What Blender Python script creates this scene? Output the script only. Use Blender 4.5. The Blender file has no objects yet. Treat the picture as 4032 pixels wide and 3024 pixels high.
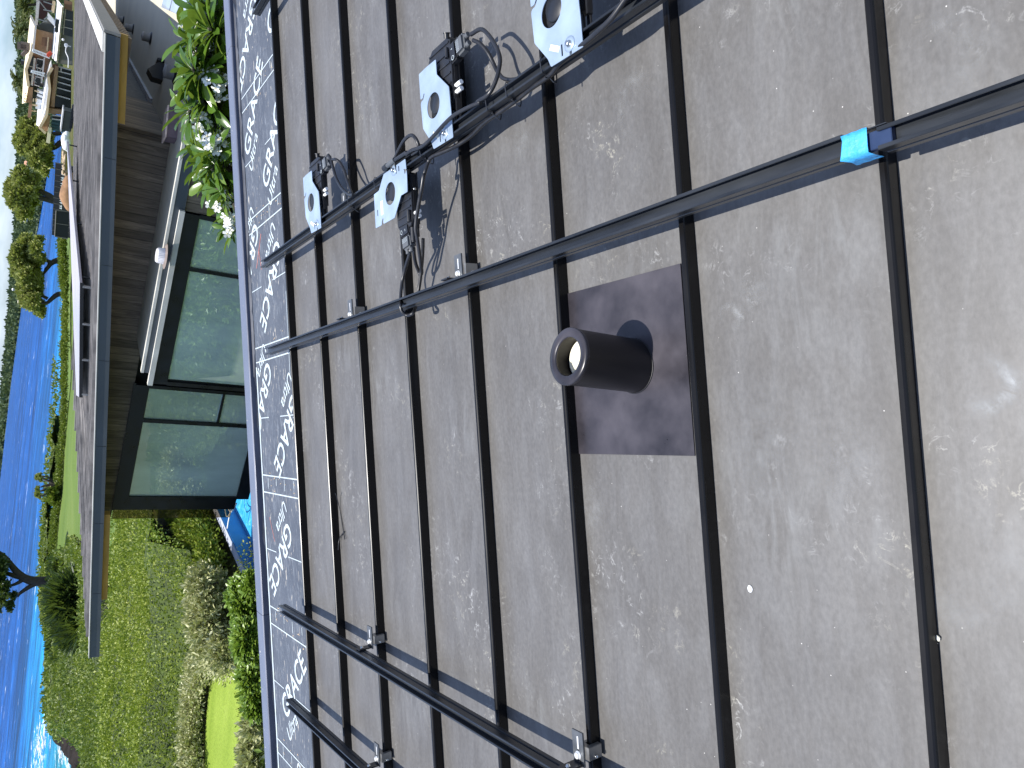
import bpy, bmesh, math, random
import numpy as np
from mathutils import Matrix, Vector
random.seed(7); rng = np.random.default_rng(11)
S = bpy.context.scene; COL = S.collection
# ---------------------------------------------------------------- camera, sky, sun, exposure
FPX = 2897.11            # focal length in pixels of the 4032 x 3024 photograph
HC = 1.40853             # camera height over the roof pans
RC = np.array([[0.9971409093717022, -0.06668760472184401, -0.03553547852270891], [-0.06709291767568218, -0.564992729270101, -0.8223635183236708], [0.034764166251169515, 0.8223964854304677, -0.5678516298263796]])
RW = np.array([[0.992038189441779, 0.0007907171402050714, -0.1259349254793173], [0.0, 0.9999802890711333, 0.006278651862668761], [0.12593740782260454, -0.0062286624259771705, 0.9920186354475939]])
RCW = RC @ RW.T          # world -> camera (right, down, forward) of the upright phone
cam = bpy.data.cameras.new('camera'); co = bpy.data.objects.new('camera', cam); COL.objects.link(co)
cam.sensor_fit = 'HORIZONTAL'; cam.sensor_width = 36; cam.lens = 36 * FPX / 4032; cam.clip_start = .05; cam.clip_end = 60000
mr = Matrix((RCW[1], RCW[0], -RCW[2])).transposed()   # phone held on its side: image x runs down, image y runs left
co.matrix_world = mr.to_4x4(); S.camera = co
sun_dir = RW @ np.array([-.10, .02, 1.]); sun_dir /= np.linalg.norm(sun_dir)
el = math.asin(sun_dir[2]); az = math.atan2(sun_dir[0], sun_dir[1])
w = bpy.data.worlds.new('World'); S.world = w; w.use_nodes = True
nt = w.node_tree; bg = nt.nodes['Background']
sky = nt.nodes.new('ShaderNodeTexSky'); sky.sky_type = 'NISHITA'; sky.sun_disc = False
sky.sun_elevation = el; sky.sun_rotation = az; sky.air_density = 1.0; sky.dust_density = .6; sky.ozone_density = 1.5
tcw = nt.nodes.new('ShaderNodeTexCoord'); mpw = nt.nodes.new('ShaderNodeMapping'); mpw.inputs['Scale'].default_value = (1, 1, 3.2)
nzw = nt.nodes.new('ShaderNodeTexNoise'); nzw.inputs['Scale'].default_value = 7; nzw.inputs['Detail'].default_value = 9; nzw.inputs['Roughness'].default_value = .58
crw = nt.nodes.new('ShaderNodeValToRGB'); crw.color_ramp.elements[0].position = .40; crw.color_ramp.elements[1].position = .72; crw.color_ramp.elements[1].color = (.8, .8, .8, 1)
mxw = nt.nodes.new('ShaderNodeMix'); mxw.data_type = 'RGBA'; mxw.inputs[7].default_value = (7.6, 8.6, 9.8, 1)
nt.links.new(tcw.outputs['Generated'], mpw.inputs[0]); nt.links.new(mpw.outputs[0], nzw.inputs['Vector'])
nt.links.new(nzw.outputs['Fac'], crw.inputs[0]); nt.links.new(crw.outputs[0], mxw.inputs[0])
tnt = nt.nodes.new('ShaderNodeMix'); tnt.data_type = 'RGBA'; tnt.blend_type = 'MULTIPLY'; tnt.inputs[0].default_value = 1; tnt.inputs[7].default_value = (.66, .84, 1.2, 1)
nt.links.new(sky.outputs[0], tnt.inputs[6]); nt.links.new(tnt.outputs[2], mxw.inputs[6]); nt.links.new(mxw.outputs[2], bg.inputs[0]); bg.inputs[1].default_value = .09
sl = bpy.data.lights.new('sun', 'SUN'); sl.energy = 4.2; sl.angle = math.radians(.53); sl.color = (1, .965, .91)
so = bpy.data.objects.new('sun', sl); COL.objects.link(so)
so.rotation_euler = Vector(sun_dir.tolist()).to_track_quat('Z', 'Y').to_euler()
S.view_settings.view_transform = 'Standard'; S.view_settings.look = 'None'; S.view_settings.exposure = .72; S.view_settings.gamma = 1
S.cycles.max_bounces = 8; S.cycles.transparent_max_bounces = 16; S.cycles.use_denoising = True; S.cycles.caustics_reflective = False; S.cycles.caustics_refractive = False

# ---------------------------------------------------------------- helpers: rays, meshes, things
def ray(x, y):           # world direction through a point of the photograph
    return RCW.T @ np.array([(1512. - y) / FPX, (x - 2016.) / FPX, 1.])
def rf(X, Y, h):         # roof frame (X along the seams, Y along the rails, h above the pans) -> world
    return RW @ np.array([X, Y, h - HC])
def rp(x, y, h):         # where the ray meets the plane h above the pans, in roof coordinates
    d = RC.T @ np.array([(1512. - y) / FPX, (x - 2016.) / FPX, 1.]); t = (h - HC) / d[2]
    return np.array([d[0] * t, d[1] * t, h])
def gz(x, y, z): d = ray(x, y); return d * (z / d[2])
def at(x, y, D): d = ray(x, y); return d * (D / math.hypot(d[0], d[1]))
def hitp(x, y, p0, n):   # hit a plane
    d = ray(x, y); return d * (np.dot(n, p0) / np.dot(n, d))
MROOF = Matrix(np.vstack([np.hstack([RW, (RW @ np.array([0, 0, -HC])).reshape(3, 1)]), [0, 0, 0, 1]]).tolist())

class MB:
    def __init__(s): s.v = []; s.f = []; s.sm = []
    def add(s, V, F, smooth=False):
        o = len(s.v); s.v.extend([tuple(map(float, p)) for p in V]); s.f.extend([tuple(i + o for i in q) for q in F]); s.sm.extend([smooth] * len(F)); return s
    def box(s, c, size, R=None):
        a, b, e = [k / 2 for k in size]
        V = np.array([(-a, -b, -e), (a, -b, -e), (a, b, -e), (-a, b, -e), (-a, -b, e), (a, -b, e), (a, b, e), (-a, b, e)])
        if R is not None: V = V @ np.array(R).T
        return s.add(V + np.array(c), [(3, 2, 1, 0), (4, 5, 6, 7), (0, 1, 5, 4), (1, 2, 6, 5), (2, 3, 7, 6), (3, 0, 4, 7)])
    def bb(s, lo, hi): return s.box([(p + q) / 2 for p, q in zip(lo, hi)], [q - p for p, q in zip(lo, hi)])
    def tube(s, P, r, n=8, caps=True):
        P = [np.array(p, float) for p in P]; N = len(P); rr = r if hasattr(r, '__len__') else [r] * N
        T = [(P[min(i + 1, N - 1)] - P[max(i - 1, 0)]) for i in range(N)]; T = [t / (np.linalg.norm(t) + 1e-9) for t in T]
        u = np.cross(T[0], [0, 0, 1.]);
        if np.linalg.norm(u) < .05: u = np.cross(T[0], [1., 0, 0])
        V = []
        for i in range(N):
            u = u - T[i] * np.dot(u, T[i]); u /= np.linalg.norm(u) + 1e-9; b = np.cross(T[i], u)
            for k in range(n):
                a = 2 * math.pi * k / n; V.append(P[i] + rr[i] * (math.cos(a) * u + math.sin(a) * b))
        F = [(i * n + k, i * n + (k + 1) % n, (i + 1) * n + (k + 1) % n, (i + 1) * n + k) for i in range(N - 1) for k in range(n)]
        s.add(V, F, True)
        if caps:
            s.add(V[:n], [tuple(range(n))[::-1]]); s.add(V[-n:], [tuple(range(n))])
        return s
    def prism(s, poly, h0, h1, axis=2):     # closed polygon extruded; axis 2: poly is (x, y); axis 1: poly is (x, h) run along y; axis 0: poly is (y, h) run along x
        n = len(poly); f = {2: lambda p, h: (p[0], p[1], h), 1: lambda p, h: (p[0], h, p[1]), 0: lambda p, h: (h, p[0], p[1])}[axis]
        V = [f(p, h0) for p in poly] + [f(p, h1) for p in poly]
        return s.add(V, [tuple(range(n))[::-1], tuple(range(n, 2 * n))] + [(i, (i + 1) % n, n + (i + 1) % n, n + i) for i in range(n)])
    def quad(s, *P): return s.add(P, [tuple(range(len(P)))])
    def slab(s, P, off):                    # polygon with thickness along the vector off
        n = len(P); P = [np.array(p, float) for p in P]; o = np.array(off, float)
        return s.add(P + [p + o for p in P], [tuple(range(n)), tuple(range(n, 2 * n))[::-1]] + [((i + 1) % n, i, n + i, n + (i + 1) % n) for i in range(n)])
    def lathe(s, prof, c=(0, 0, 0), n=32, R=None, closed=False):
        V = []
        for r, z in prof:
            for k in range(n):
                a = 2 * math.pi * k / n; V.append((r * math.cos(a), r * math.sin(a), z))
        V = np.array(V)
        if R is not None: V = V @ np.array(R).T
        m = len(prof)
        F = [(i * n + k, i * n + (k + 1) % n, (i + 1) * n + (k + 1) % n, (i + 1) * n + k) for i in range(m - 1) for k in range(n)]
        if closed: F += [((m - 1) * n + k, (m - 1) * n + (k + 1) % n, (k + 1) % n, k) for k in range(n)]
        return s.add(V + np.array(c), F, True)
    def ico(s, c, r, sub=1, jit=.0):
        bm = bmesh.new(); bmesh.ops.create_icosphere(bm, subdivisions=sub, radius=1)
        rr = r if hasattr(r, '__len__') else (r, r, r)
        V = [np.array(v.co) * np.array(rr) * (1 + random.uniform(-jit, jit)) + np.array(c) for v in bm.verts]
        F = [tuple(v.index for v in f.verts) for f in bm.faces]; bm.free(); return s.add(V, F, True)
    def build(s, name, mat, parent=None, origin=None, bevel=0, fixn=True):
        me = bpy.data.meshes.new(name); V = np.array(s.v, float)
        if origin is not None: V = V - np.array(origin, float)
        me.from_pydata(V.tolist(), [], s.f); me.polygons.foreach_set('use_smooth', s.sm)
        me.materials.append(mat); me.update()
        if fixn or bevel:
            bm = bmesh.new(); bm.from_mesh(me); bmesh.ops.recalc_face_normals(bm, faces=bm.faces)
            if bevel: bmesh.ops.bevel(bm, geom=[e for e in bm.edges if len(e.link_faces) == 2 and e.calc_face_angle() > .6], offset=bevel, segments=2, affect='EDGES', clamp_overlap=True)
            bm.to_mesh(me); bm.free()
        o = bpy.data.objects.new(name, me); COL.objects.link(o)
        if parent: o.parent = parent
        elif origin is not None: o.location = origin
        return o
def tag(o, label=None, cat=None, group=None, kind=None):
    if label: o['label'] = label
    if cat: o['category'] = cat
    if group: o['group'] = group
    if kind: o['kind'] = kind
    return o
def thing(name, label, cat, M=None, group=None):
    o = bpy.data.objects.new(name, None); COL.objects.link(o); o.empty_display_size = .1
    if M is not None: o.matrix_world = M if isinstance(M, Matrix) else Matrix.Translation(Vector([float(k) for k in M]))
    return tag(o, label, cat, group)
def rthing(name, label, cat, X=0, Y=0, h=0, group=None):   # a thing standing on the roof, parts in roof axes
    return thing(name, label, cat, MROOF @ Matrix.Translation((X, Y, h)), group)
def dup(root, M, label):
    r = root.copy(); COL.objects.link(r); r.matrix_world = M; r['label'] = label
    for ch in list(root.children):
        c = ch.copy(); COL.objects.link(c); c.parent = r
        for g in ch.children:
            d = g.copy(); COL.objects.link(d); d.parent = c
    return r
def fastmesh(name, V, F, mat, parent=None, origin=None, smooth=False):    # numpy quads
    V = np.asarray(V, np.float32)
    if origin is not None: V = V - np.asarray(origin, np.float32)
    F = np.asarray(F, np.int32); me = bpy.data.meshes.new(name)
    me.vertices.add(len(V)); me.vertices.foreach_set('co', V.ravel())
    k = F.shape[1]; me.loops.add(F.size); me.loops.foreach_set('vertex_index', F.ravel())
    me.polygons.add(len(F)); me.polygons.foreach_set('loop_start', np.arange(len(F), dtype=np.int32) * k); me.polygons.foreach_set('loop_total', np.full(len(F), k, np.int32))
    me.polygons.foreach_set('use_smooth', [smooth] * len(F)); me.materials.append(mat); me.update(calc_edges=True); me.validate()
    o = bpy.data.objects.new(name, me); COL.objects.link(o)
    if parent: o.parent = parent
    elif origin is not None: o.location = origin
    return o
def unit(a): return a / (np.linalg.norm(a, axis=-1, keepdims=True) + 1e-9)
def leaf_quads(C, D, L, W):       # diamond leaves: base C, direction D
    n = len(C); L = np.broadcast_to(np.asarray(L, float), (n,))[:, None]; W = np.broadcast_to(np.asarray(W, float), (n,))[:, None]
    side = unit(np.cross(D, rng.normal(size=(n, 3)))); nn = np.cross(D, side)
    V = np.stack([C, C + D * L * .5 + side * W * .5 + nn * L * .06, C + D * L, C + D * L * .5 - side * W * .5 + nn * L * .06], 1).reshape(-1, 3)
    return V, np.arange(4 * n).reshape(-1, 4)
def merge(parts):
    V = []; F = []; o = 0
    for v, f in parts: V.append(v); F.append(f + o); o += len(v)
    return np.concatenate(V), np.concatenate(F)
def broad_leaves(C, D, L, W, droop=.25):   # leaves with a fold and a drooping tip
    n = len(C); L = np.broadcast_to(np.asarray(L, float), (n,)); W = np.broadcast_to(np.asarray(W, float), (n,))
    up = np.tile(np.array([0, 0, 1.]), (n, 1)) + rng.normal(scale=.25, size=(n, 3)); side = unit(np.cross(D, up)); nn = unit(np.cross(side, D))
    rows = [(0, .10), (.2, .42), (.45, .82), (.7, 1.), (.88, .8), (1., .12)]; V = []
    for t, k in rows:
        c = C + D * (L * t)[:, None] - nn * (L * droop * t * t)[:, None]; wv = side * (W * k * .5)[:, None]; fold = nn * (W * k * .16)[:, None]
        V += [c - wv + fold, c, c + wv + fold]
    V = np.stack(V, 1); m = len(rows) * 3; F = []
    for i in range(len(rows) - 1):
        for j in (0, 1): F.append([i * 3 + j, i * 3 + j + 1, i * 3 + j + 4, i * 3 + j + 3])
    F = (np.arange(n)[:, None, None] * m + np.array(F)[None]).reshape(-1, 4)
    return V.reshape(-1, 3), F
def vnoise(P, seed=0):            # cheap smooth noise in 2-D for ground shapes
    x, y = P[..., 0], P[..., 1]; r = np.random.default_rng(seed); o = 0
    for k in range(9):
        a = r.uniform(0, 2 * math.pi); f = r.uniform(.5, 2.2); o = o + np.sin((x * math.cos(a) + y * math.sin(a)) * f + r.uniform(0, 6.3)) * r.uniform(.5, 1)
    return o / 4.

# ---------------------------------------------------------------- materials
def nodes(name):
    m = bpy.data.materials.new(name); m.use_nodes = True; return m, m.node_tree, m.node_tree.nodes['Principled BSDF']
def noise(t, sc, detail=4, rough=.55, coord='Object', scale=(1, 1, 1), dist=0):
    tc = t.nodes.new('ShaderNodeTexCoord'); mp = t.nodes.new('ShaderNodeMapping'); mp.inputs['Scale'].default_value = scale
    t.links.new(tc.outputs[coord], mp.inputs[0]); n = t.nodes.new('ShaderNodeTexNoise'); n.inputs['Scale'].default_value = sc; n.inputs['Detail'].default_value = detail
    n.inputs['Roughness'].default_value = rough; n.inputs['Distortion'].default_value = dist; t.links.new(mp.outputs[0], n.inputs['Vector']); return n
def ramp(t, src, stops, out=0):
    r = t.nodes.new('ShaderNodeValToRGB'); e = r.color_ramp.elements
    while len(e) < len(stops): e.new(.5)
    for k, (p, c) in zip(e, stops): k.position = p; k.color = (*c, 1) if hasattr(c, '__len__') else (c, c, c, 1)
    t.links.new(src, r.inputs[0]); return r.outputs[0]
def mixc(t, fac, a, b, mode='MIX'):
    m = t.nodes.new('ShaderNodeMix'); m.data_type = 'RGBA'; m.blend_type = mode
    for sck, val in ((m.inputs[0], fac), (m.inputs[6], a), (m.inputs[7], b)):
        if hasattr(val, 'is_linked'): t.links.new(val, sck)
        elif hasattr(val, '__len__'): sck.default_value = (*val, 1)
        else: sck.default_value = val
    return m.outputs[2]
def mathn(t, op, a, b=0.):
    m = t.nodes.new('ShaderNodeMath'); m.operation = op
    for sck, val in ((m.inputs[0], a), (m.inputs[1], b)):
        if hasattr(val, 'is_linked'): t.links.new(val, sck)
        else: sck.default_value = val
    return m.outputs[0]
def bump(t, p, h, strength=.3, dist=.01):
    b = t.nodes.new('ShaderNodeBump'); b.inputs['Strength'].default_value = strength; b.inputs['Distance'].default_value = dist
    t.links.new(h, b.inputs['Height']); t.links.new(b.outputs[0], p.inputs['Normal']); return b
def mat(name, col, rough=.5, metal=0., var=.25, sc=8., bmp=0., bsc=40., scale=(1, 1, 1), spec=.5, rvar=.1):
    m, t, p = nodes(name); n = noise(t, sc, 5, scale=scale); lo = [c * (1 - var) for c in col]; hi = [min(1, c * (1 + var)) for c in col]
    t.links.new(ramp(t, n.outputs['Fac'], [(.3, lo), (.7, hi)]), p.inputs['Base Color'])
    t.links.new(ramp(t, n.outputs['Fac'], [(.3, max(0, rough - rvar)), (.7, min(1, rough + rvar))]), p.inputs['Roughness'])
    p.inputs['Metallic'].default_value = metal; p.inputs['Specular IOR Level'].default_value = spec
    if bmp: bump(t, p, noise(t, bsc, 4).outputs['Fac'], bmp)
    return m
def leafmat(name, cols, rough=.4, trans=.25, sc=.6, spec=.5):
    m, t, p = nodes(name); g = t.nodes.new('ShaderNodeNewGeometry')
    n = noise(t, sc, 3, coord='Object'); f = mathn(t, 'ADD', mathn(t, 'MULTIPLY', g.outputs['Random Per Island'], .55), mathn(t, 'MULTIPLY', n.outputs['Fac'], .5))
    k = len(cols); c = ramp(t, f, [(.12 + .76 * i / (k - 1), cols[i]) for i in range(k)])
    t.links.new(c, p.inputs['Base Color']); p.inputs['Roughness'].default_value = rough; p.inputs['Specular IOR Level'].default_value = spec
    tr = t.nodes.new('ShaderNodeBsdfTranslucent'); t.links.new(mixc(t, .5, c, (.25, .35, .04)), tr.inputs[0]); mx = t.nodes.new('ShaderNodeMixShader'); mx.inputs[0].default_value = trans
    out = t.nodes['Material Output']; t.links.new(p.outputs[0], mx.inputs[1]); t.links.new(tr.outputs[0], mx.inputs[2]); t.links.new(mx.outputs[0], out.inputs[0]); return m

def pan_material():
    m, t, p = nodes('bronze_roof_metal')
    oi = t.nodes.new('ShaderNodeObjectInfo')
    tc = t.nodes.new('ShaderNodeTexCoord'); ad = t.nodes.new('ShaderNodeVectorMath'); ad.operation = 'ADD'
    cx = t.nodes.new('ShaderNodeCombineXYZ'); t.links.new(mathn(t, 'MULTIPLY', oi.outputs['Random'], 37.), cx.inputs[0]); t.links.new(mathn(t, 'MULTIPLY', oi.outputs['Random'], 11.), cx.inputs[1])
    t.links.new(tc.outputs['Object'], ad.inputs[0]); t.links.new(cx.outputs[0], ad.inputs[1])
    def nz(sc, d=5, scale=(1, 1, 1), ro=.6, dist=0):
        mp = t.nodes.new('ShaderNodeMapping'); mp.inputs['Scale'].default_value = scale; t.links.new(ad.outputs[0], mp.inputs[0])
        n = t.nodes.new('ShaderNodeTexNoise'); n.inputs['Scale'].default_value = sc; n.inputs['Detail'].default_value = d; n.inputs['Roughness'].default_value = ro; n.inputs['Distortion'].default_value = dist
        t.links.new(mp.outputs[0], n.inputs['Vector']); return n.outputs['Fac']
    base = ramp(t, nz(2.2, 6, (.7, 1.4, 1)), [(.3, (.080, .075, .069)), (.7, (.110, .105, .099))])
    streak = ramp(t, nz(9, 7, (.45, 1.6, 1), .7, .6), [(.42, 0.), (.72, 1.)])
    c1 = mixc(t, mathn(t, 'MULTIPLY', streak, .34), base, (.19, .19, .19))
    fine = ramp(t, nz(75, 3, (.8, 1.2, 1), .6), [(.3, .86), (.7, 1.14)])
    c1 = mixc(t, 1., c1, fine, 'MULTIPLY')
    # scuffs: thin curls of pale dust, only in clumps
    clump = ramp(t, nz(2.6, 3), [(.50, 0.), (.66, 1.)])
    nn = nz(16, 5, (1, 1, 1), .62, 1.1); line = ramp(t, mathn(t, 'ABSOLUTE', mathn(t, 'SUBTRACT', nn, .5)), [(0., 1.), (.014, .5), (.034, 0.)])
    sc = mathn(t, 'MULTIPLY', mathn(t, 'MULTIPLY', clump, line), ramp(t, nz(23, 5, (1, 1, 1), .7), [(.50, 0.), (.62, 1.)]))
    c2 = mixc(t, mathn(t, 'MULTIPLY', sc, .7), c1, mixc(t, ramp(t, nz(4, 2), [(.5, 0.), (.6, 1.)]), (.46, .46, .45), (.50, .47, .37)))
    # paler wiped smears
    sm = mathn(t, 'MULTIPLY', ramp(t, nz(2.1, 2), [(.55, 0.), (.7, 1.)]), ramp(t, nz(14, 4, (.35, 1.3, 1), .6, 1.), [(.45, 0.), (.75, 1.)]))
    c2 = mixc(t, mathn(t, 'MULTIPLY', sm, .3), c2, (.27, .28, .28))
    # grit: small pale specks
    vo = t.nodes.new('ShaderNodeTexVoronoi'); vo.inputs['Scale'].default_value = 62; t.links.new(ad.outputs[0], vo.inputs['Vector'])
    spk = mathn(t, 'MULTIPLY', ramp(t, vo.outputs['Distance'], [(.05, .9), (.10, 0.)]), ramp(t, vo.outputs['Color'], [(.80, 0.), (.9, 1.)]))
    c3 = mixc(t, spk, c2, (.62, .60, .56)); t.links.new(c3, p.inputs['Base Color'])
    t.links.new(ramp(t, nz(5, 5, (.6, 1.2, 1)), [(.3, .40), (.7, .52)]), p.inputs['Roughness']); p.inputs['Metallic'].default_value = 0.; p.inputs['Specular IOR Level'].default_value = .55
    bump(t, p, mathn(t, 'ADD', mathn(t, 'MULTIPLY', nz(3.2, 2, (.6, 1, 1)), 1.), mathn(t, 'MULTIPLY', sc, .02)), .10, .03); return m
M = {}
M['pan'] = pan_material()
M['seam'] = mat('bronze_seam_metal', (.005, .0047, .0047), .28, 0., .2, 6, spec=.28, rvar=.05)
M['black_metal'] = mat('black_anodised', (.012, .013, .016), .34, .0, .3, 18, spec=.6)
M['rail'] = mat('black_anodised_rail', (.026, .030, .036), .30, .4, .25, 7, scale=(3, .5, 3), spec=.6)
M['zinc'] = mat('galvanised_plate', (.34, .43, .54), .42, .35, .10, 9, spec=.5)
M['steel'] = mat('stainless', (.62, .62, .60), .25, 1., .1, 20)
M['alu'] = mat('mill_aluminium', (.30, .295, .28), .38, .75, .12, 25)
M['grey_alu'] = mat('grey_bracket', (.13, .14, .15), .4, .5, .2, 20)
M['plastic'] = mat('black_plastic', (.012, .013, .016), .42, 0., .25, 20, spec=.5)
M['grey_plastic'] = mat('grey_plastic', (.085, .09, .095), .40, 0., .15, 15)
M['cable'] = mat('black_cable', (.014, .014, .016), .38, 0., .3, 30, spec=.55)
M['white'] = mat('white_plastic', (.82, .83, .82), .35, 0., .04, 10)
M['cream_label'] = mat('cream_label', (.78, .74, .60), .6, 0., .04, 10)
M['flash'] = mat('flashing_metal', (.040, .036, .043), .36, .1, .55, 6, spec=.5)  # strong mottle in the colour stands in for clouds reflected in the flashing
M['pipe'] = mat('sleeve_metal', (.009, .008, .009), .40, .0, .2, 6, spec=.5)
M['pvc'] = mat('cream_pvc', (.80, .76, .60), .5, 0., .05, 6)
M['tape'] = mat('blue_tape', (.05, .36, .72), .55, 0., .12, 30, bmp=.5, bsc=60, scale=(1, 3, 1))
M['print'] = mat('white_print', (.44, .50, .52), .55, 0., .12, 14)
M['red_chalk'] = mat('red_chalk', (.55, .17, .12), .8, 0., .2, 20)
M['tan_dust'] = mat('tan_dust', (.50, .38, .25), .9, 0., .25, 40)
def membrane_material():
    m, t, p = nodes('grey_underlay'); n = noise(t, 3, 6, .6, scale=(1, 1.4, 1)); n2 = noise(t, 26, 6, .7, scale=(.3, 1, 1), dist=1.2)
    c = ramp(t, n.outputs['Fac'], [(.3, (.050, .055, .066)), (.7, (.080, .087, .10))])
    c = mixc(t, mathn(t, 'MULTIPLY', ramp(t, n2.outputs['Fac'], [(.52, 0.), (.72, 1.)]), .55), c, (.26, .28, .30))
    n3 = noise(t, 60, 3, .5, scale=(.18, 1, 1), dist=.8); c = mixc(t, ramp(t, n3.outputs['Fac'], [(.655, 0.), (.70, 1.)]), c, (.46, .42, .35))
    t.links.new(c, p.inputs['Base Color']); p.inputs['Roughness'].default_value = .42
    bump(t, p, noise(t, 5, 5, .6, scale=(1, .6, 1), dist=1).outputs['Fac'], .5, .02); return m
M['membrane'] = membrane_material()
M['gutter'] = mat('blue_grey_cap', (.14, .155, .205), .40, .25, .1, 3, spec=.5)
M['gutter_dark'] = mat('gutter_inner', (.10, .10, .105), .45, .2, .35, 4)
M['wall_plain'] = mat('house_wall', (.42, .40, .36), .8, 0., .08, 2)
# ---------------------------------------------------------------- the house we stand on
YS = lambda k: .5 * (7.44 - (k - 1))          # far edge of seam k
house = rthing('house', 'dark bronze standing seam roof of the house in the foreground, seams running left to right', 'house')
X0, X1 = -4.2, 8.
for k in range(0, 11):                         # pans between seam k and k+1
    ya, yb = YS(k + 1), YS(k) - .013
    xs = np.linspace(X0, X1, 40); ysn = np.linspace(ya, yb, 9); G = np.array([[(x, y, .0008 * math.sin(x * 5 + k * 2.1 + y * 9)) for x in xs] for y in ysn])
    F = [[j * 40 + i, j * 40 + i + 1, (j + 1) * 40 + i + 1, (j + 1) * 40 + i] for j in range(8) for i in range(39)]
    cen = np.array([0, (ya + yb) / 2, 0])
    o = fastmesh('roof_panel', G.reshape(-1, 3) - cen, F, M['pan'], house, smooth=True); o.location = cen
for k in range(0, 12):                         # snap-lock ribs, slightly wavy
    y = YS(k); n = 90; xs = np.linspace(X0, X1, n); top = .041
    prof = [(0, 0), (0, .034), (.002, .039), (-.001, .0415), (-.009, .0415), (-.0125, .039), (-.0145, .036), (-.0145, .031), (-.013, .029), (-.013, 0)]
    r2 = np.random.default_rng(k); wob = np.interp(xs, np.linspace(X0, X1, 26), r2.normal(scale=.0016, size=26))
    V = np.array([[(x, dy + wv * min(1, h / .03), h) for dy, h in prof] for x, wv in zip(xs, wob)]).reshape(-1, 3); m = len(prof)
    F = [[i * m + j, i * m + (j + 1) % m, (i + 1) * m + (j + 1) % m, (i + 1) * m + j] for i in range(n - 1) for j in range(m)]
    o = fastmesh('standing_seam', V, F, M['seam'], house); o.location = (0, y, 0)
b = MB(); b.bb((X0, YS(0) + .0005, -.05), (X1, 5.07, -.0012)); mem = b.build('underlay_sheet', M['membrane'], house)
# printed lettering on the underlay, clipped where the pans and the edge cover it
def text_mesh(body, size, off):
    c = bpy.data.curves.new('t', 'FONT'); c.body = body; c.size = size; c.align_x = 'CENTER'; c.align_y = 'CENTER'; c.offset = off; c.resolution_u = 3; c.space_character = 1.0
    o = bpy.data.objects.new('t', c); COL.objects.link(o); dg = bpy.context.evaluated_depsgraph_get(); me = bpy.data.meshes.new_from_object(o.evaluated_get(dg))
    bpy.data.objects.remove(o); return me
def clip(bm, co_, no):
    bmesh.ops.bisect_plane(bm, geom=bm.verts[:] + bm.edges[:] + bm.faces[:], plane_co=co_, plane_no=no, clear_outer=True)
def lettering(items, name):
    for body, x, y, deg, size, off, shear in items:
        bm = bmesh.new()
        me = text_mesh(body, size, off); R = Matrix.Translation((x, y, .0006)) @ Matrix.Rotation(math.radians(deg), 4, 'Z') @ Matrix(((1, shear, 0, 0), (0, 1.0, 0, 0), (0, 0, 1, 0), (0, 0, 0, 1)))
        me.transform(R); bm.from_mesh(me); bpy.data.meshes.remove(me)
        clip(bm, (0, YS(0) + .002, 0), (0, -1, 0)); clip(bm, (0, 5.066, 0), (0, 1, 0))
        if not bm.faces: bm.free(); continue
        me = bpy.data.meshes.new(name); bm.to_mesh(me); bm.free(); me.materials.append(M['print'])
        o = bpy.data.objects.new(name, me); COL.objects.link(o); o.parent = mem
G, U = 'GRACE', 'Ultra'
def stamp(x, y, deg, both=True):     # x, y: centre of the big word
    c, s = math.cos(math.radians(deg)), math.sin(math.radians(deg)); L = [(G, x, y, deg, .200, .0028, .0)]
    ux, uy = -.235, -.142
    L.append((U, x + ux * c - uy * s, y + ux * s + uy * c, deg, .128, .0012, .12)); return L
words = []
for x, y, d in ((-1.62, 4.635, -46), (1.75, 4.43, -43), (-.845, 4.765, 134), (.885, 4.66, 137), (-.06, 4.515, 135), (2.55, 4.88, 131), (.16, 4.985, 138), (2.62, 4.17, -43), (2.08, 4.80, -42), (-2.45, 4.75, 134), (-3.2, 4.7, -45), (1.10, 5.10, 137), (3.3, 4.75, -44)):
    words += stamp(x, y, d)
lettering(words, 'lettering')
b = MB()                                       # printed lap lines, ruler ticks and arrows
def mark(x0, y0, x1, y1, wd=.007):
    d = np.array([x1 - x0, y1 - y0]); n = np.array([-d[1], d[0]]) / (np.hypot(*d) + 1e-9) * wd / 2
    b.quad((x0 - n[0], y0 - n[1], .0007), (x1 - n[0], y1 - n[1], .0007), (x1 + n[0], y1 + n[1], .0007), (x0 + n[0], y0 + n[1], .0007))
for xa, xb in ((2.243, 2.147), (1.396, 1.302), (.527, .431), (-.324, -.437), (-1.196, -1.31), (-2.068, -2.16), (-2.93, -3.02), (3.1, 3.0)):
    mark(xa, 5.062, xa - .004, 4.24, .008); mark(xb, 5.062, xb - .003, 4.24, .008)
    for y in (4.93, 4.755, 4.59, 4.41): mark(xa - .016, y, xa - .016 - (.07 if y in (4.93, 4.59) else .045), y, .007)
for xa in (1.773, .912, .056, -.815, -1.686): mark(xa, 5.06, xa, 4.84, .006); mark(xa, 4.60, xa, 4.24, .006)
b.bb((X0, 5.045, .0002), (.4, 5.068, .0013)); mark(.80, 4.35, .3, 4.36, .006)
for x in (-.19, -.645, .74, -1.5, 1.35): mark(x - .03, YS(0) + .030, x + .03, YS(0) + .030, .014)
tag(b.build('printed_lines', M['print'], mem, fixn=False), kind='stuff')
for L_ in ((1.25, 4.79, 1.05, 4.93, .006), (1.16, 4.86, 1.02, 4.82, .005), (-.6, 4.95, -.75, 4.86, .004)): b = MB(); mark(*L_); b.build('chalk_line', M['red_chalk'], mem, fixn=False)
b = MB()
for i in range(90):
    xa = random.choice((2.19, 1.35, .48, -.38, -1.25, -2.1)) + random.gauss(0, .05); y = random.uniform(4.3, 5.05); a = random.uniform(-.5, .5); l = random.uniform(.004, .03)
    mark(xa, y, xa + l * math.sin(a), y + l * math.cos(a), random.uniform(.002, .006))
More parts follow.
